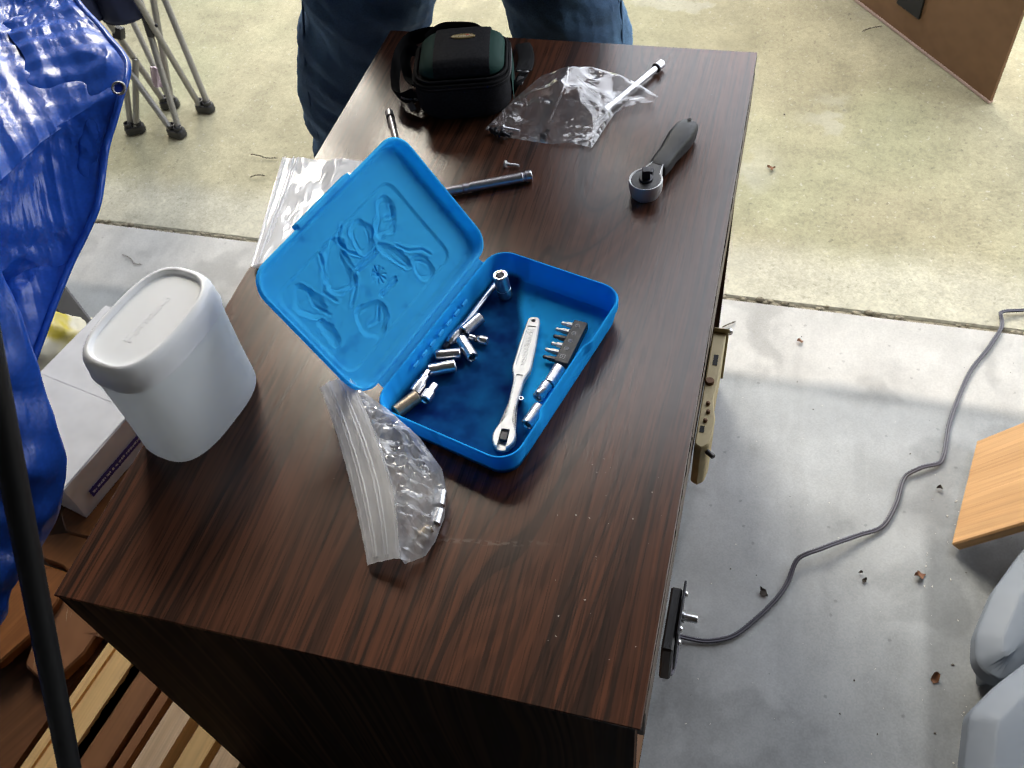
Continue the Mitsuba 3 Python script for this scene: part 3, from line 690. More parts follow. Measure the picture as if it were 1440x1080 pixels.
MR = np.eye(4); MR[:3, 0] = ax; MR[:3, 1] = np.cross(A(0, 0, 1), ax); MR[:3, 3] = A(a[0], a[1], F0 + 0.0004)
def inr(m):
    m = m.copy(); m.apply_transform(MR); return m
put('handle', inr(mesh_of(hb - hole - rec - neck - slot)), 'mat_satin', k, smooth=28)
put('hang_hole', inr(moved(lathe([(2.55 * s, 0), (2.55 * s, 0.0005)], 20), (3.5 * s, 0, 0.0002))), 'mat_hole', k, smooth=False)
put('reverse_lever', inr(moved(rbox(12 * s, 9.0 * s, 0.0042, 0.001, 4), (182 * s, 0, 0.0048))), 'mat_darksteel', k)
let = []
x = 16.0
while x < 73:                                                # worn raised lettering, not readable
    w = rng.uniform(2.0, 3.4)
    let.append(moved(rbox(w * s, rng.uniform(4.5, 7.0) * s, 0.0006, 0.0002, 2), ((x + w / 2) * s, rng.normal(0, 0.3) * s, 0.0074)))
    x += w + rng.uniform(1.0, 1.8)
put('worn_lettering', inr(cat(*let)), 'mat_satin', k, kind='stuff')
put('drive_head', inr(moved(lathe([(11 * s, -0.0002), (11.5 * s, 0.0012), (11.0 * s, 0.004)], 28), (183 * s, 0, 0))), 'mat_chrome', k)

# ------------------------------------------------------------------ white canister
t = thing('canister', 'white translucent plastic canister with oval snap lid at the console edge', 'canister')
ca, cb, ch, cyaw = 0.0690, 0.0446, 0.1515, 1.385
cpos = (0.0445, 0.2245, H)
def cring(o, z, sc=1.0):
    return z3(sell(ca * sc + o, cb * sc + o), z)
prof = [(-0.010, 0.0, .981), (-0.004, 0.0012, .981), (-0.0008, 0.0045, .981), (0, 0.008, .981), (0, 0.014, .982), (-0.0005, 0.06, .985), (0.0, 0.118, .992), (-0.002, 0.122, .992), (-0.002, 0.135, .99)]
outer = [cring(o, z, k) for o, z, k in prof]
inner = [cring(o - 0.0016, max(z, 0.0022), k) for o, z, k in prof][::-1]
put('body', moved(loft(outer, True, False), cpos, yaw=cyaw), 'mat_canister', t, smooth=True)
lidp = [(-0.0006, 0.1225), (0.0013, 0.1228), (0.0016, 0.1245), (0.0006, 0.126), (0.0004, 0.136), (-0.0004, 0.1435), (-0.0022, 0.148), (-0.0050, 0.1508), (-0.0072, 0.1515), (-0.0088, 0.1510), (-0.0092, 0.1496), (-0.0096, 0.1470), (-0.0108, 0.1462), (-0.02, 0.1462)]
lo = [cring(o, z) for o, z in lidp]
ck = put('lid', moved(loft(lo[1:], False, True), cpos, yaw=cyaw), 'mat_white_lid', t, smooth=True)
tx = meshkit.text_mesh('Formula', 0.0095, 0.0009)
tx.apply_scale((1.25, 1, 1)); tx.apply_translation((-tx.bounds[:, 0].mean(), -0.004, 0.1458)); 
put('embossed_lettering', moved(tx, cpos, yaw=cyaw), 'mat_white_lid', ck, smooth=False)

# ------------------------------------------------------------------ plastic bags
def crumple(outline, controls, amp, scale, seed, res=0.0035, zmin=H + 0.0012, closed=True, smooth_k=0.0, sharp=1.0):
    o = np.array(outline, float)
    pg = Polygon(o[:, :2])
    ring = []
    for a, b in zip(o, np.roll(o, -1, 0)):
        n = max(2, int(np.linalg.norm(b[:2] - a[:2]) / res))
        ring += [a + (b - a) * q for q in np.linspace(0, 1, n, endpoint=False)]
    ring = np.array(ring)
    rs = np.random.default_rng(seed)
    x0, y0, x1, y1 = pg.bounds
    g = np.stack(np.meshgrid(np.arange(x0, x1, res), np.arange(y0, y1, res)), -1).reshape(-1, 2) + rs.normal(0, res * 0.22, (0, 2)).sum()
    g = g + rs.uniform(-0.3, 0.3, g.shape) * res
    ins = shapely.contains_xy(pg.buffer(-res * 0.45), g[:, 0], g[:, 1]); g = g[ins]
    ctrl = np.vstack([o, np.array(controls, float).reshape(-1, 3)])
    rbf = RBFInterpolator(ctrl[:, :2], ctrl[:, 2], kernel='linear', smoothing=smooth_k)
    d = shapely.distance(pg.exterior, shapely.points(g[:, 0], g[:, 1]))
    z = rbf(g)
    p = np.c_[g, np.zeros(len(g))] * scale
    fade = np.clip(d / 0.010, 0.15, 1)
    rs2 = np.random.default_rng(seed + 100); fo = 0
    for q in range(4):
        an = rs2.uniform(0, math.pi); t_ = (p[:, 0] * math.cos(an) + p[:, 1] * math.sin(an)) * (0.45 + 0.28 * q) + 1.5 * meshkit.fbm(p * 0.35 + q * 3, 2, seed + q)
        loc = np.clip((meshkit.noise(p * 0.5 + 11 * q, seed + q) - 0.25) * 2.2, 0, 1)
        fo = fo + (1 - np.abs(2 * (t_ - np.floor(t_)) - 1) - 0.5) * loc * 0.85 ** q
    z = z + fade * amp * (0.42 * fo * sharp + 1.2 * (ridged(p * 0.55 + seed, seed, 2) - 0.62))
    z = np.maximum(z, zmin + 0.0015)
    top = np.vstack([ring, np.c_[g, z]])
    tri = Delaunay(top[:, :2]).simplices
    cen = top[tri].mean(1); keep = shapely.contains_xy(pg, cen[:, 0], cen[:, 1]); tri = tri[keep]
    v0 = top[tri]; cr = np.cross(v0[:, 1] - v0[:, 0], v0[:, 2] - v0[:, 0])[:, 2] < 0
    tri[cr] = tri[cr][:, ::-1]
    out = trimesh.Trimesh(top, tri, process=False)
    if closed:
        bot = np.vstack([ring, np.c_[g, zmin + 0.0006 * rs.random(len(g))]])
        out = cat(out, trimesh.Trimesh(bot, tri[:, ::-1], process=False))
    return out


# clear bag with screws
k = thing('clear_plastic_bag', 'crumpled clear plastic bag with small screws in one corner, tented beside the camera bag', 'plastic bag')
zt = H + 0.0025
outl = [(0.2138, 0.7315, 0.7225), (0.2427, 0.7814, 0.737), (0.2743, 0.8186, 0.752), (0.3099, 0.829, 0.762), (0.3386, 0.8399, 0.756), (0.3767, 0.8428, 0.745), (0.4052, 0.8352, 0.737), (0.4325, 0.8213, 0.73), (0.3951, 0.8058, 0.732), (0.3787, 0.7811, 0.7235), (0.3642, 0.7112, 0.7235), (0.3344, 0.7189, 0.7235), (0.3111, 0.7126, 0.7225), (0.2519, 0.7182, 0.7225)]
ctr = [(0.322, 0.7663, 0.765), (0.3086, 0.748, 0.755), (0.3427, 0.7643, 0.752), (0.3336, 0.7386, 0.74), (0.3651, 0.7935, 0.75), (0.359, 0.7521, 0.737), (0.2745, 0.7466, 0.742), (0.2575, 0.7332, 0.73), (0.3023, 0.7292, 0.735), (0.3711, 0.8114, 0.747)]
put('film', crumple(outl, ctr, 0.016, 34, 11, 0.0032, sharp=1.0), 'mat_clear', k, smooth=20)
# hard creases as slim folded ridges of film
def crease(pts, r=0.0011):
    return tube(smooth_path([A(*p) for p in pts], 14), r, 6)
put('fold', cat(crease([(0.31, 0.8243, 0.764), (0.3162, 0.78, 0.768), (0.3133, 0.754, 0.762), (0.3051, 0.728, 0.745)]), crease([(0.3215, 0.755, 0.762), (0.3415, 0.7615, 0.756), (0.3623, 0.769, 0.745)]), crease([(0.3844, 0.7917, 0.742), (0.3626, 0.7482, 0.738), (0.3324, 0.7198, 0.726)], 0.0009),
               crease([(0.3272, 0.8034, 0.764), (0.358, 0.7824, 0.757), (0.3797, 0.7865, 0.743)])), 'mat_clear', k, kind='stuff')
def screw(a, b, r, label, mat='mat_chrome', group=None):
    a, b = A(*a), A(*b); ln = np.linalg.norm(b - a)
    q = thing('screw', label, 'screw', group)
    n = max(3, int(ln / 0.0016)); prof = [(r * 2.0, 0), (r * 2.2, 0.0008), (r * 2.2, 0.0024), (r * 1.9, 0.0030), (r, 0.0031)]
    for i in range(n):
        z = 0.0034 + (ln - 0.0045) * i / n
        prof += [(r, z), (r * 0.80, z + (ln - 0.0045) * 0.5 / n)]
    prof += [(r * 0.7, ln)]
    scene[q] = mikit.ply(moved(lathe(prof, 14), a, b - a), mat, smooth=30)
gsc = 'dark screws heaped in the corner of the clear bag'
screw((0.2388, 0.7326, 0.7275), (0.2644, 0.7283, 0.7275), 0.0019, 'bright steel screw on the heap of dark ones in the clear bag')
for j, (p, q) in enumerate([((696, 186), (712, 190)), ((700, 190), (722, 186)), ((690, 184), (702, 178)), ((704, 194), (718, 196)), ((764, 192), (770, 182))]):
    pa = [(0.2312, 0.7236, 0.7255), (0.2366, 0.7182, 0.7255), (0.2247, 0.7258, 0.7255), (0.2413, 0.7202, 0.729), (0.2973, 0.7233, 0.7255)][j]
    pb = [(0.2483, 0.7182, 0.7255), (0.2562, 0.7254, 0.7255), (0.2337, 0.7362, 0.7255), (0.2558, 0.713, 0.729), (0.3, 0.7403, 0.7255)][j]
    screw(pa, pb, 0.0021, 'dark screw in the heap at the corner of the clear bag' if j < 4 else 'dark screw lying alone near the open side of the clear bag', 'mat_darksteel', gsc if j < 4 else None)
k = thing('extension_bar', 'long chrome extension bar poking out of the clear plastic bag', 'extension bar')
a, b = A(*(0.4248, 0.9008, 0.7285)), A(*(0.3665, 0.7851, 0.7285)); ln = np.linalg.norm(b - a)
put('shaft', moved(lathe([(0.0054, 0), (0.0060, 0.001), (0.0060, 0.012), (0.0054, 0.0125), (0.0043, 0.014), (0.0043, ln - 0.012), (0.0055, ln - 0.009), (0.0055, ln)]), a, b - a), 'mat_chrome', k)
put('collar', moved(lathe([(0.0060, 0.0118), (0.0067, 0.0122), (0.0067, 0.0142), (0.0054, 0.0148)]), a, b - a), 'mat_darksteel', k)
put('drive_hole', moved(rbox(0.0060, 0.0060, 0.0004, 0.0001, 2), a - unit(b - a) * 0.0003, b - a), 'mat_hole', k)

# zip bag standing at the near corner of the case
k = thing('zip_bag', 'crumpled zip bag holding loose sockets against the near corner of the blue case', 'zip bag')
zp0, zp1 = [(0.1757, 0.2563, 0.752), (0.2067, 0.2152, 0.748), (0.2476, 0.153, 0.74), (0.284, 0.0883, 0.7245)], [(0.2092, 0.2644, 0.766), (0.2485, 0.2174, 0.768), (0.2955, 0.149, 0.762), (0.3167, 0.0938, 0.741)]
P0, P1 = smooth_path(zp0, 46), smooth_path(zp1, 46)
rs = np.random.default_rng(3)
band = []
for j in range(13):
    q = j / 12
    w = P0 + (P1 - P0) * q
    w[:, 2] += 0.0006 * math.sin(j * 2.1) + 0.0035 * math.sin(math.pi * q) + 0.0026 * (ridged(np.c_[w[:, :2] * 22, np.full(46, q * 2)], 5, 2) - 0.6)
    w[:, :2] += 0.0004 * (rs.random((46, 1)) - 0.5)
    band.append(w)
put('zip_strip', loft(band, False, False, closed=False), 'mat_zipband', k, smooth=True)
zr = []
for q, r in ((0.09, 0.0003), (0.25, 0.0006), (0.34, 0.0008), (0.59, 0.0004), (0.67, 0.0007), (0.92, 0.0003)):
    w = band[int(round(q * 12))].copy(); w[:, 2] += 0.0007
    zr.append(tube(w[::2], r, 6))
put('zip_rib', cat(*zr), 'mat_zipband', k, kind='stuff')
outl = [zp1[0], (0.2313, 0.2476, 0.768), (0.2615, 0.2329, 0.768), (0.297, 0.2168, 0.752), (0.3251, 0.1942, 0.738), (0.3336, 0.1766, 0.73), (0.3384, 0.1512, 0.724), (0.3374, 0.1252, 0.7235), (0.3328, 0.1094, 0.7235), (0.3217, 0.1011, 0.7235), zp1[3], zp1[2], zp1[1]]
ctr = [(0.2846, 0.2023, 0.775), (0.307, 0.1762, 0.772), (0.3246, 0.1573, 0.758), (0.3182, 0.1289, 0.765), (0.3015, 0.1516, 0.772), (0.3264, 0.1256, 0.748), (0.2724, 0.1978, 0.778), (0.331, 0.1577, 0.747)]
put('film', crumple(outl, ctr, 0.012, 100, 21, 0.0021, sharp=1.5), 'mat_zipfilm', k, smooth=20)
gz = 'sockets loose inside the crumpled zip bag'
socket((0.3297, 0.173, 0.7345), (0.3319, 0.1567, 0.7335), 0.0125, 'upper of two chrome sockets lying end to end inside the crumpled zip bag', 0.6)
socket((0.3328, 0.1549, 0.7315), (0.3339, 0.1382, 0.7315), 0.0110, 'lower of two chrome sockets lying end to end inside the crumpled zip bag', 0.6)
socket((0.3303, 0.1344, 0.7315), (0.3244, 0.1226, 0.7315), 0.0125, 'dull dark socket at the bottom of the crumpled zip bag', 0.62, mat='mat_worn')

# folded flat zip bags behind the case
k = thing('zip_bag', 'flat shiny zip bag hanging over the console edge behind the blue lid', 'zip bag')
c0, c1, c2, c3 = A(*(-0.0377, 0.627, 0.725)), A(*(0.0947, 0.6353, 0.725)), A(*(0.0866, 0.4338, 0.725)), A(*(0.0071, 0.4304, 0.725))
nu, nv = 60, 44
sheets = []
for lay in range(3):
    rows = []
    for i in range(nu):
        q = i / (nu - 1)
        row = []
        for j in range(nv):
            w = j / (nv - 1)
            p = (c0 * (1 - w) + c1 * w) * (1 - q) + (c3 * (1 - w) + c2 * w) * q
            row.append(p)
        rows.append(np.array(row))
    G = np.array(rows)
    W = np.linspace(0, 1, nv)[None, :]; Q = np.linspace(0, 1, nu)[:, None]
    zz = 0.0011 + 0.0022 * lay + 0.0012 * np.sin(W * 26 + lay + 1.5 * Q) * np.exp(-W * 3) + 0.018 * (meshkit.fbm(np.stack([W * 4.5 + Q * 0.8, Q * 2.6 + 0 * W, 0 * W * Q + lay * 0.3], -1), 3, 4) - 0.42) * np.clip(W * 5, 0.15, 1)
    G[..., 2] += np.maximum(zz, 0.0006 + 0.0018 * lay)
    G[..., 0] += 0.0004 * np.sin(Q * 9 + lay * 2) + 0.0012 * lay
    sheets.append(loft([r for r in G], False, False, closed=False))
put('film', cat(*sheets), 'mat_zipfilm2', k, smooth=True)
zr = []
for w, r in ((0.05, 0.0005), (0.14, 0.0009), (0.19, 0.0006)):
    line = [(c0 * (1 - w) + c1 * w) * (1 - q) + (c3 * (1 - w) + c2 * w) * q + A(0, 0, 0.0078) for q in np.linspace(0, 1, 24)]
    zr.append(tube(line, r, 6))
put('zip_rib', cat(*zr), 'mat_zipband', k, kind='stuff')

# ------------------------------------------------------------------ loose tools on the console
k = thing('breaker_bar', 'dark chrome sliding bar lying behind the blue lid with its knurled end showing', 'breaker bar')
a, b = A(*(0.3022, 0.6418, 0.7275)), A(*(0.1803, 0.5856, 0.7275)); ln = np.linalg.norm(b - a)
put('shaft', moved(lathe([(0.0062, 0), (0.0074, 0.0012), (0.0074, 0.008), (0.0064, 0.009), (0.0064, 0.0115), (0.0072, 0.0125), (0.0066, 0.018), (0.0064, ln * .58), (0.0056, ln * .59), (0.0056, ln * .61), (0.0064, ln * .62), (0.0064, ln * .65), (0.0054, ln * .66), (0.0060, ln * .68), (0.0060, ln)]), a, b - a), 'mat_darkchrome', k)
put('ring', moved(lathe([(0.0073, 0.0005), (0.0077, 0.0015), (0.0077, 0.0045), (0.0073, 0.0055)]), a, b - a), 'mat_chrome', k)
k = thing('extension_bar', 'short chrome extension bar peeking out past the top corner of the blue lid', 'extension bar')
a, b = A(*(0.073, 0.7461, 0.7275)), A(*(0.1321, 0.6345, 0.7275)); ln = np.linalg.norm(b - a)
put('shaft', moved(lathe([(0.0046, 0), (0.0056, 0.001), (0.0056, 0.013), (0.0044, 0.0145), (0.0044, ln)]), a, b - a), 'mat_chrome', k)
put('collar', moved(lathe([(0.0050, 0.0128), (0.0060, 0.0134), (0.0060, 0.0150), (0.0046, 0.0156)]), a, b - a), 'mat_darksteel', k)
screw((0.2599, 0.6635, 0.7245), (0.2797, 0.6633, 0.7235), 0.0021, 'short steel bolt lying alone on the wood grain near the dark chrome bar', 'mat_satin')

k = thing('stubby_ratchet', 'stubby ratchet with black rubber handle and square drive pointing up', 'ratchet wrench')
hp, he = A(*(0.4466, 0.6356, 0.733)), A(*(0.4814, 0.7528, 0.735)); ax = unit((he - hp) * A(1, 1, 0)); sx = np.cross(A(0, 0, 1), ax)
MS = np.eye(4); MS[:3, 0] = ax; MS[:3, 1] = sx; MS[:3, 3] = A(hp[0], hp[1], H + 0.0004)
def ins(m):
    m = m.copy(); m.apply_transform(MS); return m
hlen = np.linalg.norm((he - hp) * A(1, 1, 0))
# head: a teardrop cup, tilted
td = Polygon([(0.0205 * math.cos(q), 0.0205 * math.sin(q)) for q in np.linspace(0.62, 2 * math.pi - 0.62, 40)] + [(0.033, -0.0075), (0.039, -0.006), (0.039, 0.006), (0.033, 0.0075)])
def tdr(sc, z):
    r = dense(np.array(td.exterior.coords)[:-1][::-1 if not td.exterior.is_ccw else 1], 90)
    return z3(r * A(1 - (1 - sc) * 0.6, sc), z)
hd = loft([tdr(0.66, 0.0), tdr(0.86, 0.003), tdr(0.96, 0.009), tdr(1.0, 0.016), tdr(1.0, 0.0225), tdr(0.97, 0.0240), tdr(0.92, 0.0240), tdr(0.90, 0.0228), tdr(0.5, 0.0228)])
hk = put('head', ins(hd), 'mat_satin', k, smooth=32)
put('cover_plate', ins(loft([tdr(0.86, 0.0229), tdr(0.86, 0.0233), tdr(0.82, 0.0236)])), 'mat_blackplastic', hk, smooth=30)
put('pivot', ins(moved(lathe([(0.0085, 0.0236), (0.0082, 0.0262), (0.0070, 0.0266)], 24), (0, 0, 0))), 'mat_darksteel', hk)
put('square_drive', ins(moved(rbox(0.0095, 0.0095, 0.0125, 0.0009, 4), (0, 0, 0.0262), yaw=0.5)), 'mat_darksteel', k)
put('lever', ins(moved(rbox(0.010, 0.005, 0.004, 0.001, 4), (0.0145, 0.0, 0.0234), yaw=0.25)), 'mat_darksteel', hk)
st = [(0.028, 0.0065, 0.0066), (0.0285, 0.0110, 0.0098), (0.033, 0.0122, 0.0105), (0.045, 0.0128, 0.0110), (0.058, 0.0126, 0.0108), (0.072, 0.0144, 0.0122), (0.088, 0.0158, 0.0132), (0.103, 0.0150, 0.0126), (0.114, 0.0120, 0.0105), (0.119, 0.0068, 0.0065)]
scl = (hlen + 0.008) / 0.119
rr = []
for x, w, h in st:
    q = np.arange(48) * 2 * math.pi / 48
    c_, s_ = np.cos(q), np.sin(q); e_ = 2 / 3.4
    cy, cz = w * np.sign(c_) * np.abs(c_) ** e_, h * np.sign(s_) * np.abs(s_) ** e_
    rr.append(np.c_[np.full(48, x * scl), cy, cz + 0.0145])
gk = put('handle', ins(loft(rr)), 'mat_grip', k, smooth=38)
put('hang_hole', ins(moved(lathe([(0.0028, 0), (0.0028, 0.0006)], 16), (0.113 * scl, 0.0, 0.0262))), 'mat_hole', gk, smooth=False)
# ------------------------------------------------------------------ camera bag
k = cbag = thing('camera_bag', 'small padded black camera bag with dark green panels and oval badge', 'camera bag')
MB = np.eye(4); yb = 0.24; MB[:3, 0] = (math.cos(yb), math.sin(yb), 0); MB[:3, 1] = (-math.sin(yb), math.cos(yb), 0); MB[:3, 3] = (0.1690, 0.803, H)
def inb(m):
    m = m.copy(); m.apply_transform(MB); return m
bwid, bdep, bhei = 0.128, 0.112, 0.058
def br(o, z, dx=0, dy=0, r=0.034):
    return z3(dense(rrect(bwid / 2 + o, bdep / 2 + o, r), 120), z) + A(dx, dy, 0)
put('body', inb(loft([br(-0.012, 0.0005), br(-0.004, 0.003), br(0.0, 0.012), br(0.0015, 0.03), br(0.0008, 0.046), br(-0.002, 0.056), br(-0.006, 0.0585), br(-0.02, 0.0585)])), 'mat_bagblack', k, smooth=True)
put('side_panel', inb(loft([z3(q, 0) if False else q for q in [np.c_[np.full(20, bwid / 2 + 0.0025), np.linspace(-0.030, 0.032, 20), np.full(20, z)] for z in np.linspace(0.008, 0.046, 6)]], False, False, closed=False)), two(scene['mat_baggreen']), k, smooth=True, label='dark green side panel')
for zz, rad in ((0.0555, 0.0026), (0.0500, 0.0020), (0.0605, 0.0022)):
    ring = br(-0.0005 - (0.003 if zz > 0.06 else 0), zz, 0, 0, 0.026); ring = np.vstack([ring, ring[:2]])
    put('piping', inb(tube(ring, rad, 8, False)), 'mat_webbing', k)
zp = br(0.0016, 0.0528); zp = np.vstack([zp, zp[:2]])
put('zipper', inb(tube(zp, 0.0014, 6, False)), 'mat_blackplastic', k)
# front pocket, domed
def pk(o, z, dy=0.0):
    return z3(dense(rrect(0.0555 + o, 0.048 + o, 0.024), 120), z) + A(0.001, 0.002 + dy, 0)
pocket = loft([pk(0.0, 0.0586), pk(0.0015, 0.0635), pk(0.0, 0.0695), pk(-0.005, 0.0750), pk(-0.013, 0.0790), pk(-0.026, 0.0810), pk(-0.04, 0.0818)])
pkk = put('front_pocket', inb(pocket), 'mat_baggreen', k, smooth=True, label='dark green padded front pocket')
rows = []
for q in np.linspace(-1, 1, 34):
    y = 0.002 + q * 0.0500; zt_ = 0.0836 - 0.0022 * max(0, abs(q) - 0.40) ** 1.5 * 4 - 0.020 * max(0, abs(q) - 0.74) ** 1.3 * 2.2 - (0.004 if q < -0.97 else 0)
    xs = np.linspace(-0.036, 0.038, 14)
    rows.append(np.c_[xs + 0.002, np.full(14, y), zt_ - 0.0016 * (np.abs(xs) / 0.036) ** 4])
low = [r - A(0, 0, 0.005) for r in rows]
flap = loft([np.vstack([a_, b_[::-1]]) for a_, b_ in zip(rows, low)])
fk = put('flap', inb(flap), 'mat_bagblack', pkk, smooth=40, label='black centre flap carrying the badge')
bd = lathe([(0.0165, 0), (0.0165, 0.0008), (0.0155, 0.0014)], 40); bd.apply_scale((1, 0.36, 1))
Mbd = (0.004, 0.014, 0.0835)
put('badge', inb(moved(bd, Mbd, (0, 0.04, 1), (1, 0, 0))), 'mat_badge', fk)
tx = meshkit.text_mesh('Lowepro', 0.0048, 0.0004, True); tx.apply_translation((-tx.bounds[:, 0].mean(), -0.0022, 0))
put('badge_lettering', inb(moved(tx, A(*Mbd) + A(0, -0.0003, 0.0014), (0, 0.04, 1), (1, 0, 0))), 'mat_badgetext', fk, smooth=False)
put('red_mark', inb(moved(rbox(0.0032, 0.0026, 0.0006, 0.0002, 2), A(*Mbd) + A(0.0062, 0.0012, 0.0015), (0, 0.04, 1), (1, 0, 0))), 'mat_red', fk)
# straps and clips
def strap(path, w=0.020, th=0.0020, up=(0, 0, 1), n=60):
    return tube(smooth_path(path, n), th, 10, True, w / 2 / th, up)
put('strap', inb(strap([(-0.028, 0.058, 0.050), (-0.046, 0.074, 0.056), (-0.074, 0.072, 0.052), (-0.094, 0.052, 0.040), (-0.100, 0.022, 0.026), (-0.097, -0.006, 0.018), (-0.084, -0.022, 0.020), (-0.066, -0.026, 0.028)], 0.024, 0.0017, (0, 0, 1))), 'mat_webbing', k)
put('strap', inb(strap([(-0.060, 0.040, 0.046), (-0.076, 0.046, 0.050), (-0.084, 0.036, 0.040), (-0.080, 0.016, 0.024), (-0.070, 0.002, 0.022)], 0.020, 0.0017, (0, 0, 1))), 'mat_webbing', k)
put('strap', inb(strap([(0.030, 0.060, 0.040), (0.010, 0.068, 0.060), (-0.024, 0.070, 0.062), (-0.050, 0.062, 0.052)], 0.022, 0.0017, (0, 0.3, 1))), 'mat_webbing', k)
put('strap', inb(strap([(0.080, 0.016, 0.024), (0.082, 0.034, 0.020), (0.083, 0.062, 0.013), (0.080, 0.096, 0.009), (0.076, 0.112, 0.006)], 0.023, 0.0017, (1, 0, 0))), 'mat_webbing', k)
put('strap', inb(strap([(0.063, -0.010, 0.010), (0.070, -0.006, 0.020), (0.077, 0.004, 0.022), (0.080, 0.012, 0.023)], 0.016, 0.0017, (0.6, -0.5, 0.6))), 'mat_webbing', k)
def clip(p, ax_, n_):
    m = cat(moved(tube([(0.007 * math.cos(q), 0.0055 * math.sin(q), 0) for q in np.linspace(0, 2 * math.pi, 20)], 0.0014, 8, False), p, ax_), moved(rbox(0.009, 0.005, 0.012, 0.0015, 3), A(*p) + A(*n_) * 0.010, n_))
    return m
put('clip', inb(clip((0.080, 0.012, 0.026), (0.1, 0.5, 1), (-0.25, -0.8, -0.3))), 'mat_clip', k)
put('clip', inb(clip((-0.080, -0.026, 0.022), (0.3, 0.6, 1), (0.4, -0.6, -0.4))), 'mat_clip', k)
put('clip', inb(cat(moved(rbox(0.003, 0.003, 0.014, 0.001, 3), (-0.062, -0.030, 0.016), (0.7, -0.4, 0.3)), moved(rbox(0.003, 0.003, 0.012, 0.001, 3), (-0.060, -0.030, 0.020), (-0.6, -0.4, 0.5)))), 'mat_clip', k)
put('zip_puller', inb(moved(rbox(0.004, 0.002, 0.016, 0.0008, 3), (-0.0655, 0.004, 0.048), (-0.3, -0.2, -1))), 'mat_clip', k)

# ------------------------------------------------------------------ person standing at the far end
def bones(lst, edge=0.018, iters=14, seg=20):
    ms = []
    for a, ra, b, rb_ in lst:
        s0 = m3.Manifold.sphere(ra, seg).translate(tuple(a)); s1 = m3.Manifold.sphere(rb_, seg).translate(tuple(b))
        ms.append(m3.Manifold.batch_hull([s0, s1]))
    m = m3.Manifold.batch_boolean(ms, m3.OpType.Add)
    tm = mesh_of(m.refine_to_length(edge)); tm.merge_vertices()
    trimesh.smoothing.filter_taubin(tm, lamb=0.5, nu=0.52, iterations=iters)
    return tm


DY = 1.13
hipL, kneeL, ankL = A(-0.035, DY + 0.05, 0.93), A(-0.182, DY + 0.0, 0.50), A(-0.268, DY + 0.05, 0.085)
hipR, kneeR, ankR = A(0.165, DY + 0.05, 0.93), A(0.252, DY + 0.01, 0.50), A(0.310, DY + 0.06, 0.085)
pel, wst, chs, nk, hd_ = A(0.065, DY + 0.06, 0.96), A(0.065, DY + 0.07, 1.10), A(0.065, DY + 0.06, 1.34), A(0.065, DY + 0.045, 1.50), A(0.065, DY + 0.02, 1.635)
shL, shR = A(-0.125, DY + 0.06, 1.425), A(0.255, DY + 0.06, 1.425)
elL, elR = A(-0.33, DY + 0.14, 1.18), A(0.46, DY + 0.14, 1.18)
wrL, wrR = A(-0.155, DY + 0.015, 1.02), A(0.285, DY + 0.015, 1.02)
leg = lambda o: [(hipL, .108 + o, kneeL, .066 + o), (kneeL, .066 + o, ankL, .043 + o), (hipR, .108 + o, kneeR, .066 + o), (kneeR, .066 + o, ankR, .043 + o), (hipL, .11 + o, pel, .12 + o), (hipR, .11 + o, pel, .12 + o)]
hand = []
for s, wr in ((-1, wrL), (1, wrR)):
    hand += [(wr, .027, wr + A(-s * .05, -.03, -.03), .024)]
    for q in range(4):
        base = wr + A(-s * .05, -.035 + q * .012, -.012 - q * .014); mid = base + A(-s * .03, -.002, -.020 + q * .002); tip = mid + A(-s * .018, .008, -.02)
        hand += [(wr, .02, base, .0105), (base, .0095, mid, .0088), (mid, .0088, tip, .0075)]
    th = wr + A(-s * .012, .03, .005)
    hand += [(wr, .018, th, .011), (th, .011, th + A(-s * .02, .02, -.02), .0085)]
body = leg(0) + [(pel, .125, wst, .12), (wst, .12, chs, .135), (chs + A(-.07, 0, 0), .11, chs + A(.07, 0, 0), .11), (chs, .12, nk, .055), (shL, .06, shR, .06), (nk, .055, hd_, .07),
                 (hd_ + A(0, -.01, -.03), .072, hd_ + A(0, .01, .045), .088), (hd_ + A(0, -.085, -.005), .012, hd_ + A(0, -.094, -.025), .014),
                 (hd_ + A(-.085, .01, -.005), .018, hd_ + A(-.082, .008, -.035), .012), (hd_ + A(.085, .01, -.005), .018, hd_ + A(.082, .008, -.035), .012), (hd_ + A(0, -.055, -.09), .03, hd_ + A(0, -.02, -.08), .045),
                 (shL, .058, elL, .043), (elL, .043, wrL, .029), (shR, .058, elR, .043), (elR, .043, wrR, .029)] + hand
person = 'person'
used['person'] = 1
labels['person'] = {'label': 'person in loose dark jeans standing legs apart at the far console end', 'category': 'person'}
scene['person__body'] = mikit.ply(bones(body, 0.014, 10), 'mat_skin', smooth=True)
for s in (-1, 1):
    put('eye', moved(trimesh.creation.icosphere(2, 0.011), hd_ + A(s * 0.032, -0.078, 0.012)), 'mat_print', 'person', smooth=True)
put('mouth', moved(rbox(0.045, 0.006, 0.008, 0.0025, 4), hd_ + A(0, -0.080, -0.065)), 'mat_red', 'person')
hair = bones([(hd_ + A(0, .015, .06), .092, hd_ + A(0, .04, .0), .085)], 0.015, 4); hair = trimesh.intersections.slice_mesh_plane(hair, (0, 0.5, 0.5), hd_ + A(0, -0.02, 0.03))
put('hair', hair, 'mat_hair', 'person', smooth=True)
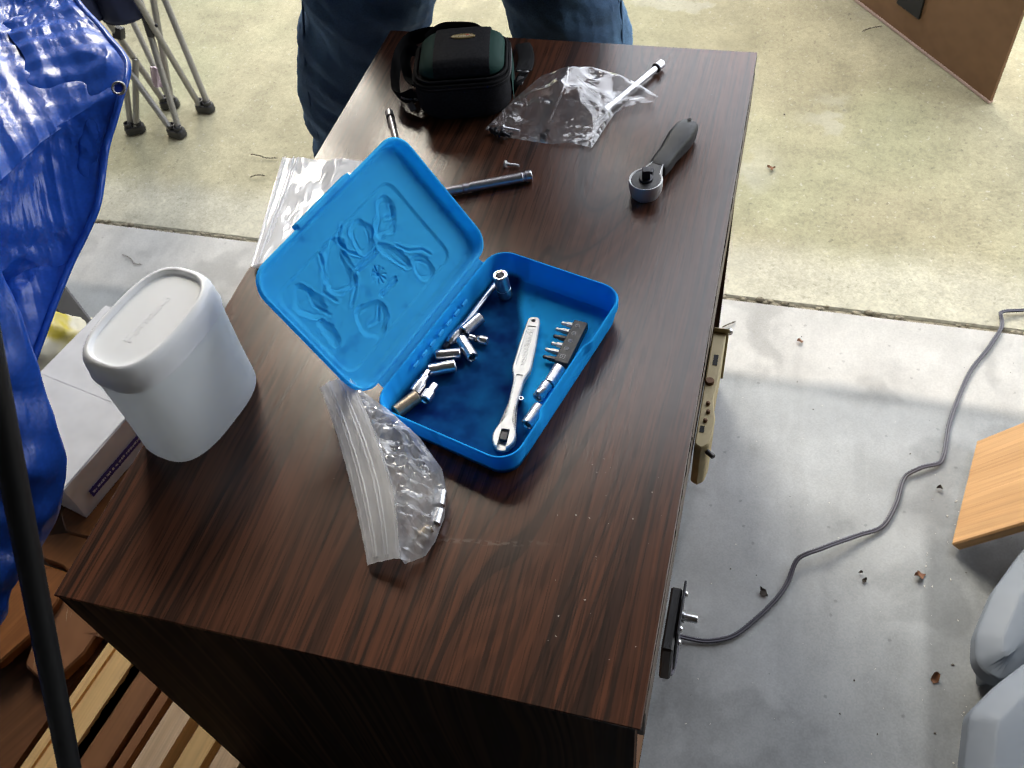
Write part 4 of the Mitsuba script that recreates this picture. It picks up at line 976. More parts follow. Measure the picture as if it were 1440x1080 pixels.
jb = [(hipL, .122, A(-0.110, DY + .02, 0.70), .112), (A(-0.110, DY + .02, 0.70), .112, kneeL, .096), (kneeL, .096, A(-.226, DY + .035, .30), .090), (A(-.226, DY + .035, .30), .090, ankL + A(0, 0, .03), .083),
      (hipR, .118, A(0.226, DY + .02, 0.70), .094), (A(0.226, DY + .02, 0.70), .094, kneeR, .090), (kneeR, .090, A(.285, DY + .04, .30), .086), (A(.285, DY + .04, .30), .086, ankR + A(0, 0, .03), .080), (hipL, .125, pel, .135), (hipR, .125, pel, .135), (pel, .135, wst, .128)]
jm = bones(jb, 0.009, 12, 28)
v = jm.vertices; n = jm.vertex_normals
wr_ = ridged(np.c_[v[:, 0] * 5, v[:, 1] * 5, v[:, 2] * 13 + v[:, 0] * 7], 8, 3) - 0.6
wr2 = ridged(np.c_[v[:, 0] * 9, v[:, 1] * 9, v[:, 2] * 26 + v[:, 0] * 18 - v[:, 1] * 9], 28, 2) - 0.6
jm.vertices = v + n * (wr_ * 0.026 + wr2 * 0.008)[:, None]
put('jeans', jm, 'mat_denim', 'person', smooth=True, label='loose dark blue denim jeans')
def seam(x_of, zs_):
    hit = []
    tm = jm
    for z in zs_:
        sel = np.abs(v[:, 2] - z) < 0.012
        if sel.any():
            c = jm.vertices[sel]; s_ = c[np.argmin(np.abs(c[:, 0] - x_of(z)) + 1.2 * np.maximum(0, c[:, 1] - c[:, 1].min()) * 0 + (c[:, 1] > np.median(c[:, 1])) * 9)]
            hit.append(s_ + A(0, -0.001, 0))
    return np.array(hit)
for side, (p_, q_) in enumerate([((A(-0.20, 0, 0.80)), A(-0.275, 0, 0.20)), ((A(0.315, 0, 0.80)), A(0.36, 0, 0.20))]):
    line = seam(lambda z: p_[0] + (q_[0] - p_[0]) * (0.80 - z) / 0.6, np.linspace(0.82, 0.18, 26))
    if len(line) > 5:
        sm_ = line.copy()
        for _ in range(6): sm_[1:-1] = 0.25 * sm_[:-2] + 0.5 * sm_[1:-1] + 0.25 * sm_[2:]
        put('seam', tube(sm_, 0.0022, 8), 'mat_denim', 'person', smooth=True)
put('belt', loft([z3(dense(rrect(0.142, 0.128, 0.11), 60), z) + A(0.065, DY + 0.065, 0) for z in (1.085, 1.087, 1.122, 1.124)], False, False), two(scene['mat_webbing']), 'person', smooth=True)
sh = bones([(wst, .136, chs, .15), (chs + A(-.07, 0, 0), .122, chs + A(.07, 0, 0), .122), (chs, .13, nk - A(0, 0, .05), .066), (shL, .072, shR, .072), (shL, .072, shL + (elL - shL) * .6, .064), (shR, .072, shR + (elR - shR) * .6, .064), (pel + A(0, 0, .06), .138, wst, .136)], 0.016, 8)
put('shirt', sh, 'mat_shirt', 'person', smooth=True)
for an, s in ((ankL, -1), (ankR, 1)):
    d = unit(A(s * 0.25, -1, 0))
    sm = bones([(A(an[0], an[1] + .03, .045), .044, A(*(an[:2] + d[:2] * .10), .040), .040), (A(*(an[:2] + d[:2] * .10), .040), .040, A(*(an[:2] + d[:2] * .17), .034), .034)], 0.01, 4)
    put('shoe', sm, 'mat_shoe', 'person', smooth=True)

# ------------------------------------------------------------------ folded camping chair on the driveway
k = thing('camping_chair', 'half folded camping chair with grey tube legs and navy fabric on the driveway', 'camping chair')
fN, fL_, fB, fR_ = A(-0.980, 1.530, 0), A(-1.110, 1.528, 0), A(-1.066, 1.650, 0), A(-0.951, 1.647, 0)
def up_from(foot, px, ext=0.0):
    a = foot + A(0, 0, 0.018); b = A(*px); d = b - a
    return a, b + d * ext
tubes = [(fR_ + A(.010, .004, 0), (-0.9723, 1.69, 0.3038), 0.55), (fR_ + A(-.012, -.004, 0), (-0.9679, 1.585, 0.3633), 0.35), (fN + A(.008, .004, 0), (-0.9869, 1.6, 0.2606), 0.9), (fN + A(-.012, -.002, 0), (-1.0736, 1.56, 0.1872), 0.9),
         (fB + A(.010, 0, 0), (-1.0143, 1.66, 0.2018), 1.0), (fB + A(-.012, -.004, 0), (-1.0872, 1.6, 0.2503), 0.5), (fL_ + A(.008, 0, 0), (-1.0768, 1.55, 0.1002), 1.2), (fL_ + A(-.010, 0, 0), (-1.1012, 1.55, 0.1093), 1.2)]
for a, b, e_ in tubes:
    p, q = up_from(a, b, e_)
    lk_ = put('leg', tube([p, q], 0.0085, 12), 'mat_chairtube', k, smooth=True)
p, q = A(*(-1.1271, 1.72, 0.2194)), A(*(-1.1062, 1.7, 0.0851)); put('leg', tube([p + (p - q) * 1.2, q + (q - p) * 0.9], 0.0078, 12), 'mat_chairtube', k, smooth=True)
for ft in (fN, fL_, fB, fR_):
    fm = cat(loft([z3(dense(rrect(0.028, 0.017, 0.015), 40), z) * A(s_, s_, 1) for z, s_ in ((0.0, .96), (0.003, 1), (0.018, 0.97), (0.0215, 0.9))]),
             moved(lathe([(0.0095, 0.0), (0.0118, 0.002), (0.0118, 0.020), (0.0095, 0.0205), (0.0092, 0.012)], 20), (-0.012, 0, 0.012)), moved(lathe([(0.0095, 0.0), (0.0118, 0.002), (0.0118, 0.018), (0.0095, 0.0185), (0.0092, 0.012)], 20), (0.012, 0, 0.012)))
    put('foot', moved(fm, ft, yaw=rng.uniform(-0.3, 0.6)), 'mat_blackplastic', k)
put('sleeve', tube([(-0.9803, 1.605, 0.3171), (-0.9845, 1.6, 0.2568)], 0.0115, 14), 'mat_blackplastic', k)
put('bracket', moved(rbox(0.026, 0.024, 0.030, 0.004, 5), A(*(-1.0841, 1.6, 0.2565)) - A(0, 0.004, 0.012), (0.2, 0.3, 1)), 'mat_blackplastic', k)
put('rivet', moved(lathe([(0.003, 0), (0.0045, 0.001), (0.003, 0.003)], 14), A(*(-0.9356, 1.575, 0.3024)), (0.3, -1, 0.6)), 'mat_darksteel', k)
def hang(px0, px1, depth, yb_, seed, bulge=0.05):
    a, b = A(*px0), A(*px1); rows = []
    for q in np.linspace(0, 1, 26):
        ring = []
        for s in np.linspace(0, 2 * math.pi, 44, endpoint=False):
            c = a + (b - a) * (0.5 - 0.5 * math.cos(s)); y = bulge * math.sin(s)
            sag = 0.05 * math.sin(math.pi * (0.5 - 0.5 * math.cos(s)))
            ring.append(c + A(0, y, (1 - q) * depth - sag * (1 - q) * 0.6))
        ring = np.array(ring); wv = ridged(np.c_[ring[:, 0] * 16, ring[:, 1] * 16, ring[:, 2] * 4], seed, 2) - 0.6
        m = ring.mean(0); ring[:, :2] += (ring[:, :2] - m[:2]) * (wv[:, None] * 0.35)
        if q == 0 or q == 1:
            pass
        rows.append(ring)
    rows = [rows[0].mean(0) + (rows[0] - rows[0].mean(0)) * 0.6 + A(0, 0, .004)] + rows
    return loft([r * 1.0 for r in rows[::-1]], True, True)
put('seat_fabric', hang((-1.0936, 1.6, 0.3097), (-0.9861, 1.6, 0.3119), 0.34, 1.6, 4, 0.045), 'mat_navy', k, smooth=True)
put('side_fabric', hang((-1.1087, 1.5, 0.3744), (-1.0696, 1.56, 0.3228), 0.30, 1.6, 9, 0.04), 'mat_navy', k, smooth=True)
ps = crumple([(-1.0377, 1.6, 0.1639), (-1.0169, 1.61, 0.1547), (-1.0067, 1.585, 0.1132), (-1.0339, 1.58, 0.11)], [(-1.035, 1.6, 0.1317)], 0.006, 60, 2, 0.004, zmin=-1, closed=False)
k2 = thing('paper_tag', 'torn pale pink tag caught between the legs of the camping chair', 'tag')
p0, p1, p2, p3 = A(*(-1.0205, 1.588, 0.173)), A(*(-0.9984, 1.59, 0.1669)), A(*(-1.0044, 1.585, 0.1134)), A(*(-1.0329, 1.58, 0.1123))
rows = []
for q in np.linspace(0, 1, 14):
    r = np.array([(p0 * (1 - s) + p1 * s) * (1 - q) + (p3 * (1 - s) + p2 * s) * q for s in np.linspace(0, 1, 9)])
    r[:, 1] -= 0.004 * np.sin(np.linspace(0, 9, 9) + q * 4); rows.append(r)
scene[k2] = mikit.ply(loft([np.vstack([r, r[::-1] + A(0, 0.0008, 0)]) for r in rows]), 'mat_pink', smooth=25)

# ------------------------------------------------------------------ blue tarpaulin over a heap
k = thing('tarpaulin', 'glossy crumpled blue tarpaulin with a metal eyelet draped over a tall heap', 'tarpaulin')
edge = [(-0.4275, 0.8195, 0.9173), (-0.3415, 0.7299, 0.8782), (-0.2586, 0.6652, 0.8685), (-0.2057, 0.6149, 0.8576), (-0.1983, 0.5859, 0.8511), (-0.2038, 0.5557, 0.8294), (-0.2098, 0.519, 0.803), (-0.2087, 0.4683, 0.7664), (-0.2151, 0.4309, 0.7464), (-0.2229, 0.3914, 0.7286), (-0.2271, 0.3351, 0.7048), (-0.228, 0.2795, 0.6829), (-0.225, 0.2329, 0.6666), (-0.2196, 0.1688, 0.6419), (-0.2171, 0.0786, 0.6013)]
S = smooth_path([A(*p) for p in edge], 230)
cdir = lambda P: unit(P - A(0.577, -0.237, 1.4715))
rows = []
ns = 230
for i, p in enumerate(S):
    vd = cdir(p); hz_ = unit(np.cross(vd, A(0, 0, 1)))              # to the right as seen
    back = unit(vd * A(1, 1, 0.0))
    row = []
    q = i / len(S)
    lean = 1.0
    for s in np.linspace(-0.35, 1, ns):
        if s < 0:
            d = p + back * (-s) * 0.2 - hz_ * (s * s) * 0.9
        else:
            ang = s * 1.15
            d = p - hz_ * (0.62 * math.sin(ang)) - back * (0.17 * (1 - math.cos(min(1, s * 2.4) * math.pi)) * 0.5) + back * 0.16 * s * s
        row.append(d)
    rows.append(np.array(row))
G = np.array(rows); n1, n2, _ = G.shape
dn = np.cross(np.gradient(G, axis=0), np.gradient(G, axis=1)); dn /= np.linalg.norm(dn, axis=2, keepdims=True)
svals = np.linspace(-0.35, 1, ns)[None, :]
def folds(P, seed, ax_, f):
    t_ = P @ unit(A(*ax_)) * f + 1.6 * (meshkit.fbm(P * 3.5, 3, seed) - 0.5)
    return 1 - np.abs(2 * (t_ - np.floor(t_)) - 1)
amp = np.clip(np.abs(svals) * 9, 0.10, 1)
top = np.clip((95 - np.arange(n1)) / 40.0, 0, 1)[:, None] * np.ones((1, n2))
disp = 0.034 * (1 - 0.6 * top) * (ridged(G * 2.6, 3, 1) - 0.5) + (1 - 0.7 * top) * (0.022 * (folds(G, 5, (0.35, -0.25, 0.9), 3.4) - 0.5) + 0.022 * (folds(G, 9, (0.8, 0.5, -0.45), 4.2) - 0.5))
for q, (ax_, f_, a_) in enumerate([((0.1, 0.6, 0.7), 16, 0.011), ((0.9, -0.2, 0.4), 21, 0.008), ((-0.3, 0.7, 0.3), 33, 0.0050), ((0.6, 0.6, 0.5), 47, 0.0034), ((0.2, -0.7, 0.7), 62, 0.0024)]):
    local = np.clip((meshkit.fbm(G * 6 + q * 7, 2, q) - 0.40) / 0.2, 0, 1)
    disp = disp + a_ * (0.55 + 0.10 * top) * local * (folds(G, 19 + q, ax_, f_) - 0.5)
G = G + dn * (disp * amp)[..., None]
put('sheet', loft([r for r in G], False, False, closed=False), 'mat_tarp', k, smooth=True)
hem = S[6:200] + np.array([unit(np.cross(cdir(p), A(0, 0, 1))) * 0.002 for p in S[6:200]])
put('hem', tube(hem, 0.0042, 8), 'mat_tarp', k, smooth=True)
# flap hanging behind the edge, seen in shade
ed2 = [(-0.2104, 0.5987, 0.8415), (-0.2257, 0.5528, 0.8028), (-0.2258, 0.5137, 0.7778), (-0.2297, 0.479, 0.7464), (-0.226, 0.4781, 0.7238), (-0.2304, 0.4633, 0.7146), (-0.2407, 0.4066, 0.7097), (-0.2431, 0.3206, 0.6787)]
S2 = smooth_path([A(*p) for p in ed2], 60); rows = []
for i, p in enumerate(S2):
    vd = cdir(p); hz_ = unit(np.cross(vd, A(0, 0, 1)))
    rows.append(np.array([p - hz_ * s * 0.22 + unit(vd * A(1, 1, 0)) * 0.05 * math.sin(s * 5 + i * 0.05) for s in np.linspace(0, 1, 24)]))
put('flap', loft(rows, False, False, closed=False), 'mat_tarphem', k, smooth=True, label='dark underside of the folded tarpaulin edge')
ey = A(*(-0.1925, 0.5742, 0.8595))
put('eyelet', moved(tube([(0.0072 * math.cos(q), 0.0072 * math.sin(q), 0) for q in np.linspace(0, 2 * math.pi, 28)], 0.0019, 8, False), ey, (0.35, -0.6, 0.9)), 'mat_chrome', k)
put('eyelet_hole', moved(lathe([(0.0056, -0.0006), (0.0056, 0.0002)], 20), ey, (0.35, -0.6, 0.9)), 'mat_tarphem', k, smooth=False)
# lower fold closer to the camera
ed3 = [(-0.2211, 0.3456, 0.9037), (-0.2021, 0.3063, 0.8418), (-0.1919, 0.2878, 0.7969), (-0.175, 0.2615, 0.7589), (-0.1621, 0.2279, 0.7083), (-0.1453, 0.1995, 0.6761), (-0.1377, 0.1786, 0.644), (-0.1322, 0.1482, 0.6248), (-0.1371, 0.118, 0.6022), (-0.1525, 0.0852, 0.5887), (-0.168, 0.0558, 0.5779), (-0.1871, 0.0204, 0.5697)]
S3 = smooth_path([A(*p) for p in ed3], 110); rows = []
for i, p in enumerate(S3):
    vd = cdir(p); hz_ = unit(np.cross(vd, A(0, 0, 1))); back = unit(vd * A(1, 1, 0))
    rr_ = []
    for s in np.linspace(-0.3, 1, 90):
        rr_.append(p + (back * (-s) * 0.5 - hz_ * s * s * 0.8 if s < 0 else -hz_ * 0.42 * math.sin(s * 1.2) - back * 0.10 * math.sin(min(1, s * 2) * math.pi / 2) + back * 0.1 * s * s))
    rows.append(np.array(rr_))
G3 = np.array(rows); dn = np.cross(np.gradient(G3, axis=0), np.gradient(G3, axis=1)); dn /= np.linalg.norm(dn, axis=2, keepdims=True)
am = np.clip(np.abs(np.linspace(-0.3, 1, 90))[None, :] * 8, 0.12, 1)
d3 = 0.030 * (ridged(G3 * 6, 31, 2) - 0.6)
for q, (ax_, f_, a_) in enumerate([((0.1, 0.6, 0.7), 17, 0.010), ((0.9, -0.2, 0.4), 27, 0.006), ((-0.3, 0.7, 0.3), 43, 0.0035)]):
    d3 = d3 + a_ * (folds(G3, 51 + q, ax_, f_) - 0.5)
G3 = G3 + dn * (d3 * am)[..., None]
put('lower_fold', loft([r for r in G3], False, False, closed=False), 'mat_tarp', k, smooth=True)

# ------------------------------------------------------------------ carton, sack and clutter beyond the left side
def at_floor_top(corner, w, l, z0, z1, yaw_, ch=0.003):
    m = box(0, w, 0, l, 0, z1 - z0, ch); return moved(m, (corner[0], corner[1], z0), yaw=yaw_)
zc1 = 0.315
cA, cB, cC = A(*(-0.4596, 0.3223, 0.24)), A(*(-0.4282, 0.4762, 0.24)), A(*(-0.6672, 0.512, 0.24))
ex = unit(cB - cA); ey_ = A(-ex[1], ex[0], 0)
MC = np.eye(4); MC[:3, 0], MC[:3, 1], MC[:3, 3] = -ey_, ex, (cA[0], cA[1], 0.152)
def incn(m):
    m = m.copy(); m.apply_transform(MC); return m
k = thing('carton', 'closed white cardboard carton with a purple printed strip on its side', 'carton')
cl, cw, chh = 0.36, 0.23, 0.086
bm = trimesh.creation.box((cw, cl, chh)); bm = bm.subdivide().subdivide().subdivide().subdivide()
bm.apply_translation((-cw / 2, cl / 2, chh / 2)); bv = bm.vertices; bm.vertices = bv + 0.004 * (np.stack([meshkit.fbm(bv * 12, 3, s) for s in (1, 2, 3)], 1) - 0.5)
put('box', incn(bm), 'mat_carton', k, smooth=30)
put('top_flap', incn(moved(box(-cw + 0.002, -0.001, 0.001, cl * 0.49, 0, 0.0022, 0.0006), (0, 0, chh + 0.001))), 'mat_carton', k, smooth=False)
put('top_flap', incn(moved(box(-cw + 0.002, -0.001, cl * 0.492, cl - 0.001, 0, 0.0022, 0.0006), (0, 0, chh + 0.0006))), 'mat_carton', k, smooth=False)
sk = put('printed_strip', incn(box(0.0022, 0.0032, 0.03, cl - 0.01, 0.024, 0.042)), 'mat_purple', k, smooth=False)
bars = []
x = 0.035
while x < cl - 0.02:
    w = rng.uniform(0.002, 0.006); bars.append(box(0.0032, 0.0036, x, x + w, 0.031, 0.031 + rng.uniform(0.003, 0.005))); x += w + rng.choice([0.0012, 0.0014, 0.004])
put('small_print', incn(cat(*bars)), 'mat_print', sk, smooth=False, kind='stuff')
# yellow and white sack behind the carton
k = thing('paper_sack', 'yellow and white sack slumped behind the white carton', 'sack')
sm = trimesh.creation.icosphere(4, 1.0); sm.apply_scale((0.08, 0.12, 0.13)); sv = sm.vertices
sm.vertices = sv * (1 + 0.35 * (ridged(sv * 12, 4, 3) - 0.6)[:, None]); sm.apply_translation(A(-0.70, 0.62, 0.13))
scene[k] = mikit.ply(sm, 'mat_yellow', smooth=True)
k = thing('board_offcut', 'reddish brown board offcut standing between the sack and the carton', 'board')
scene[k] = mikit.ply(moved(box(-0.05, 0.05, -0.008, 0.008, 0, 0.16, 0.002), (-0.60, 0.74, 0.001), (0.05, 0.1, 1), (1, 0.5, 0)), 'mat_brownwood', smooth=False)
k = thing('dark_beam', 'dark grey square tube leaning behind the white carton', 'metal tube')
pA, pB = A(*(-0.8218, 0.8, 0.1852)), A(*(-0.6799, 0.7, 0.1808))
scene[k] = mikit.ply(moved(box(-0.022, 0.022, -0.015, 0.015, 0, 0.42, 0.004), pA - unit(pB - pA) * 0.12, pB - pA), 'mat_darkbeam', smooth=False)

# furniture slabs, orange and brown varnish, stacked beside the console
def slab(name, label, pts, z, th, mat, category='wooden slab'):
    k = thing(name, label, category)
    pg = Polygon([p[:2] for p in pts]).buffer(-0.008).buffer(0.008, quad_segs=12).intersection(Polygon([(-2, -2), (-0.006, -2), (-0.006, 2), (-2, 2)]))
    scene[k] = mikit.ply(prism(pg, z - th, z, 0.003), mat, smooth=30)
    return k
zs = 0.150
slab('furniture_slab', 'long orange varnished slab with a rounded end under the white carton', [(-0.5143, 0.3203, 0.15), (-0.4834, 0.2895, 0.15), (-0.4535, 0.2873, 0.15), (-0.4015, 0.2898, 0.15), (-0.1911, 0.6377, 0.15), (-0.4289, 0.7564, 0.15), (-0.4961, 0.5294, 0.15)], zs, 0.022, 'mat_orangewood')
slab('furniture_slab', 'short orange slab with a rounded tip below the long one', [(-0.5135, 0.2564, 0.148), (-0.5148, 0.2785, 0.148), (-0.485, 0.2903, 0.148), (-0.4377, 0.2876, 0.148), (-0.3763, 0.2688, 0.148), (-0.39, 0.1998, 0.148), (-0.4534, 0.231, 0.148), (-0.4957, 0.2355, 0.148)], 0.148, 0.022, 'mat_orangewood')
slab('furniture_slab', 'wide worn orange slab reaching under the tarpaulin', [(-0.5528, 0.0718, 0.145), (-0.5593, 0.139, 0.145), (-0.496, 0.2289, 0.145), (-0.4336, 0.2234, 0.145), (-0.4287, 0.1673, 0.145), (-0.4394, 0.1127, 0.145), (-0.4664, 0.0552, 0.145)], 0.145, 0.022, 'mat_orangewood')
slab('furniture_slab', 'scratched brown slab with a jagged end against the console corner', [(-0.4507, 0.1799, 0.13), (-0.4545, 0.1947, 0.13), (-0.3532, 0.1907, 0.13), (-0.1997, 0.1267, 0.13), (-0.3424, 0.143, 0.13), (-0.3465, 0.1082, 0.13), (-0.3651, 0.0663, 0.13), (-0.4005, 0.056, 0.13), (-0.4321, 0.0677, 0.13), (-0.4471, 0.1274, 0.13)], 0.130, 0.025, 'mat_scratched')
for i, (x0, x1, y0, y1, z1) in enumerate([(-0.60, -0.42, 0.28, 0.66, 0.125), (-0.40, -0.12, 0.28, 0.66, 0.125), (-0.50, -0.28, 0.10, 0.22, 0.103)]):
    k = thing('timber_block', ['thick dark timber block under the carton on its outer side', 'thick dark timber block under the carton next to the console', 'thick dark timber block under the scratched brown slab'][i], 'timber block')
    scene[k] = mikit.ply(box(x0, x1, y0, y1, 0.001, z1, 0.004), 'mat_brownwood', smooth=False)

# lumber piled beside and in front of the console's corner
cut = Polygon([(-0.004, -0.004), (1, -0.004), (1, 2), (-0.004, 2)])
LD = unit(A(*(-0.3122, 0.1296, 0.14)) - A(*(-0.3396, -0.0512, 0.14)))[:2]
def lumber(name, label, lo, hi, z0, z1, mat, groove=None, ext=(0.30, 0.42)):
    """lo, hi: the two long edges where they pass the near end; the board runs on along LD"""
    k = thing(name, label, 'lumber')
    d = LD; a, b = A(*lo)[:2] - d * ext[0], A(*hi)[:2] - d * ext[0]; L_ = sum(ext)
    pg = Polygon([a, b, b + d * L_, a + d * L_]).buffer(-0.001).difference(cut)
    pg = max(getattr(pg, 'geoms', [pg]), key=lambda q: q.area)
    m = prism(pg, z0, z1)
    if groove:
        g0 = a + (b - a) * groove; g1 = a + (b - a) * (groove + 0.09)
        m = mesh_of(man_of(m) - man_of(prism(Polygon([g0 - d * .01, g1 - d * .01, g1 + d * (L_ + .01), g0 + d * (L_ + .01)]), z1 - 0.006, z1 + 0.01)))
    scene[k] = mikit.ply(m, mat, smooth=False)
    return k
lumber('pine_board', 'yellow pine board with a lengthwise groove, outermost of the pale lumber', (-0.3411, -0.0732, 0.14), (-0.2783, -0.0585, 0.14), 0.102, 0.14, 'mat_pine', 0.27)
k = thing('bark_strip', 'ragged grey bark strip between the grooved board and the wide brown board', 'bark strip')
bs = []; b0 = A(*(-0.2826, -0.0538, 0.12))
for q in np.linspace(0, 1, 90):
    c = A(b0[0], b0[1], 0) + A(LD[0], LD[1], 0) * (q * 0.6 - 0.25)
    w = 0.011 + 0.005 * rng.random()
    bs.append(np.array([c + A(-w, 0, 0.092), c + A(w, 0, 0.092), c + A(w * .8, 0, 0.128 + 0.006 * rng.random()), c + A(-w * .6, 0, 0.130 + 0.006 * rng.random())]))
scene[k] = mikit.ply(loft(bs), 'mat_bark', smooth=False)
lumber('brown_board', 'wide flat brown board beside the bark strip', (-0.2687, -0.052, 0.125), (-0.2219, -0.041, 0.125), 0.095, 0.125, 'mat_brownboard')
lumber('brown_board', 'narrow rounded tan board in the gap before the pale lumber', (-0.2152, -0.038, 0.12), (-0.1972, -0.0338, 0.12), 0.095, 0.12, 'mat_brownboard')
lumber('pine_board', 'widest pale pine board with clean edges in the lumber', (-0.1763, -0.0346, 0.14), (-0.1336, -0.0246, 0.14), 0.102, 0.14, 'mat_pine_pale')
lumber('pine_board', 'knotty pale pine board, second in from the console side', (-0.1149, -0.0202, 0.14), (-0.0746, -0.0108, 0.14), 0.102, 0.14, 'mat_pine')
lumber('pine_board', 'pale pine board tucked closest to the console', (-0.0633, -0.0081, 0.14), (-0.0203, 0.002, 0.14), 0.102, 0.14, 'mat_pine_pale')
lumber('red_board', 'deep red brown board seen in the gaps under the pale lumber', (-0.2043, -0.0298, 0.1), (-0.0319, 0.0106, 0.1), 0.062, 0.09, 'mat_redwood')
lumber('brown_board', 'dark brown board lowest of the lumber at the outer side', (-0.6112, -0.1252, 0.1), (-0.3786, -0.0706, 0.1), 0.062, 0.098, 'mat_brownwood')
for i, (q0, q1) in enumerate([(-0.22, -0.14), (0.02, 0.08)]):
    k = thing('timber_bearer', ['thick timber bearer under the near end of the lumber', 'thick timber bearer under the far end of the lumber'][i], 'timber bearer')
    a, b = A(*(-0.4576, -0.0835, 0.08))[:2], A(*(-0.0301, 0.0168, 0.08))[:2]
    pg = Polygon([a + LD * q0, b + LD * q0, b + LD * q1, a + LD * q1]).difference(cut)
    scene[k] = mikit.ply(prism(max(getattr(pg, 'geoms', [pg]), key=lambda q: q.area), 0.001, 0.060), 'mat_redwood', smooth=False)

k = thing('black_pole', 'thin black pole leaning up past the corner of the console, out of focus', 'pole')
p0, p1 = A(0.0095, -0.4394, 0.0), A(0.1317, -0.0233, 0.9759); d = unit(p1 - p0)
put('shaft', tube([p0, p0 + d * (2.155 / d[2])], 0.0088, 16), 'mat_pole', k, smooth=True)
put('tip', tube([p0 + d * 0.001, p0 + d * 0.05], 0.0105, 16), 'mat_blackplastic', k, smooth=30)

# ------------------------------------------------------------------ hardboard panel outside
k = thing('hardboard_panel', 'brown hardboard panel with a slot and a screw hole standing on the driveway', 'panel')
tip = A(*(1.1066, 1.9367, 0)); hd2 = unit(A(-0.5955, 0.8033, 0)); nn = A(hd2[1], -hd2[0], 0)
MP = np.eye(4); MP[:3, 0], MP[:3, 1], MP[:3, 2], MP[:3, 3] = hd2, A(0, 0, 1), np.cross(hd2, A(0, 0, 1)), tip + A(0, 0, 0.002)
def inp(m):
    m = m.copy(); m.apply_transform(MP); return m
put('board', inp(prism(Polygon([(0, 0), (1.1, 0), (1.1, 0.75), (0, 0.75)]).difference(Polygon([(0.333, 0.089), (0.385, 0.089), (0.385, 0.135), (0.333, 0.135)])).difference(Point(0.311, 0.0825).buffer(0.005)), -0.004, 0.004)), 'mat_hardboard', k, smooth=False)
put('edge_strip', inp(box(0.0, 1.1, -0.0015, 0.005, -0.006, 0.0065)), 'mat_hardboard_edge', k, smooth=False, label='pale raw lower edge')
put('slot_plug', inp(box(0.30, 0.392, 0.074, 0.142, -0.010, -0.0045)), 'mat_hole', k, smooth=False)
put('screw', inp(moved(lathe([(0.006, 0), (0.004, 0.002)], 12), (0.0177, 0.0606, 0.0041))), 'mat_brass', k)

# ------------------------------------------------------------------ oak plank and grey bins at the side
k = thing('oak_plank', 'light oak plank leaning with its lower edge on the concrete floor', 'plank')
q3, q1, q4 = A(*(0.9797, 0.6441, 0.016)), A(*(1.0286, 0.8708, 0.016)), A(*(1.0514, 0.6187, 0.145))
ea = unit(q1 - q3); eb = unit((q4 - q3) - ea * ((q4 - q3) @ ea)); en = np.cross(eb, ea)
if en[2] < 0: en = -en
wid = np.linalg.norm(q1 - q3)
MK = np.eye(4); MK[:3, 0], MK[:3, 1], MK[:3, 2], MK[:3, 3] = eb, ea, np.cross(eb, ea), q3
dn_ = 1 if MK[:3, 2] @ en > 0 else -1
pm = box(0, 0.42, 0, wid, -0.019 if dn_ > 0 else 0, 0 if dn_ > 0 else 0.019, 0.0025)
pm.apply_transform(MK); scene[k] = mikit.ply(pm, 'mat_oakplank', smooth=False)
if dn_ < 0: pass
labels[k]['label'] = 'light oak plank leaning with its lower edge on the concrete floor beside the grey bins'

def bin_(label, pts, z):
    k = thing('storage_bin', label, 'storage bin')
    pg = Polygon([p[:2] for p in pts]).buffer(-0.035, quad_segs=12).buffer(0.035, quad_segs=16)
    def ringof(o, zz):
        b = pg.buffer(o, quad_segs=12).exterior
        b = b if b.is_ccw else b.reverse()
        st_ = b.project(Point(pg.centroid.x + 10, pg.centroid.y)); L_ = b.length
        return np.array([[*b.interpolate((st_ + L_ * q / 160) % L_).coords[0], zz] for q in range(160)])
    put('tub', loft([ringof(-0.036, 0.0), ringof(-0.030, 0.006), ringof(-0.016, z * 0.6), ringof(-0.008, z - 0.03)]), 'mat_greybin', k, smooth=35)
    put('lid', loft([ringof(-0.012, z - 0.0295), ringof(-0.002, z - 0.0290), ringof(0.0, z - 0.026), ringof(-0.0012, z - 0.004), ringof(-0.004, z), ringof(-0.030, z + 0.016), ringof(-0.036, z + 0.0175), ringof(-0.05, z + 0.018)]), 'mat_greybin', k, smooth=30)
bin_('lidded grey plastic bin beside the leaning oak plank', [(0.9806, 0.3767, 0.11), (0.985, 0.4439, 0.11), (1.0142, 0.5228, 0.11), (1.0709, 0.6219, 0.11), (1.2343, 0.8748, 0.11), (1.3085, 0.6689, 0.11), (1.0028, 0.3448, 0.11)], 0.11)
bin_('lidded grey plastic bin nearer the camera than the other grey bin', [(0.9298, 0.0751, 0.15), (0.949, 0.2264, 0.15), (0.9595, 0.3057, 0.15), (0.998, 0.3549, 0.15), (1.043, 0.4016, 0.15), (1.1989, 0.5521, 0.15), (1.2871, 0.2443, 0.15)], 0.15)

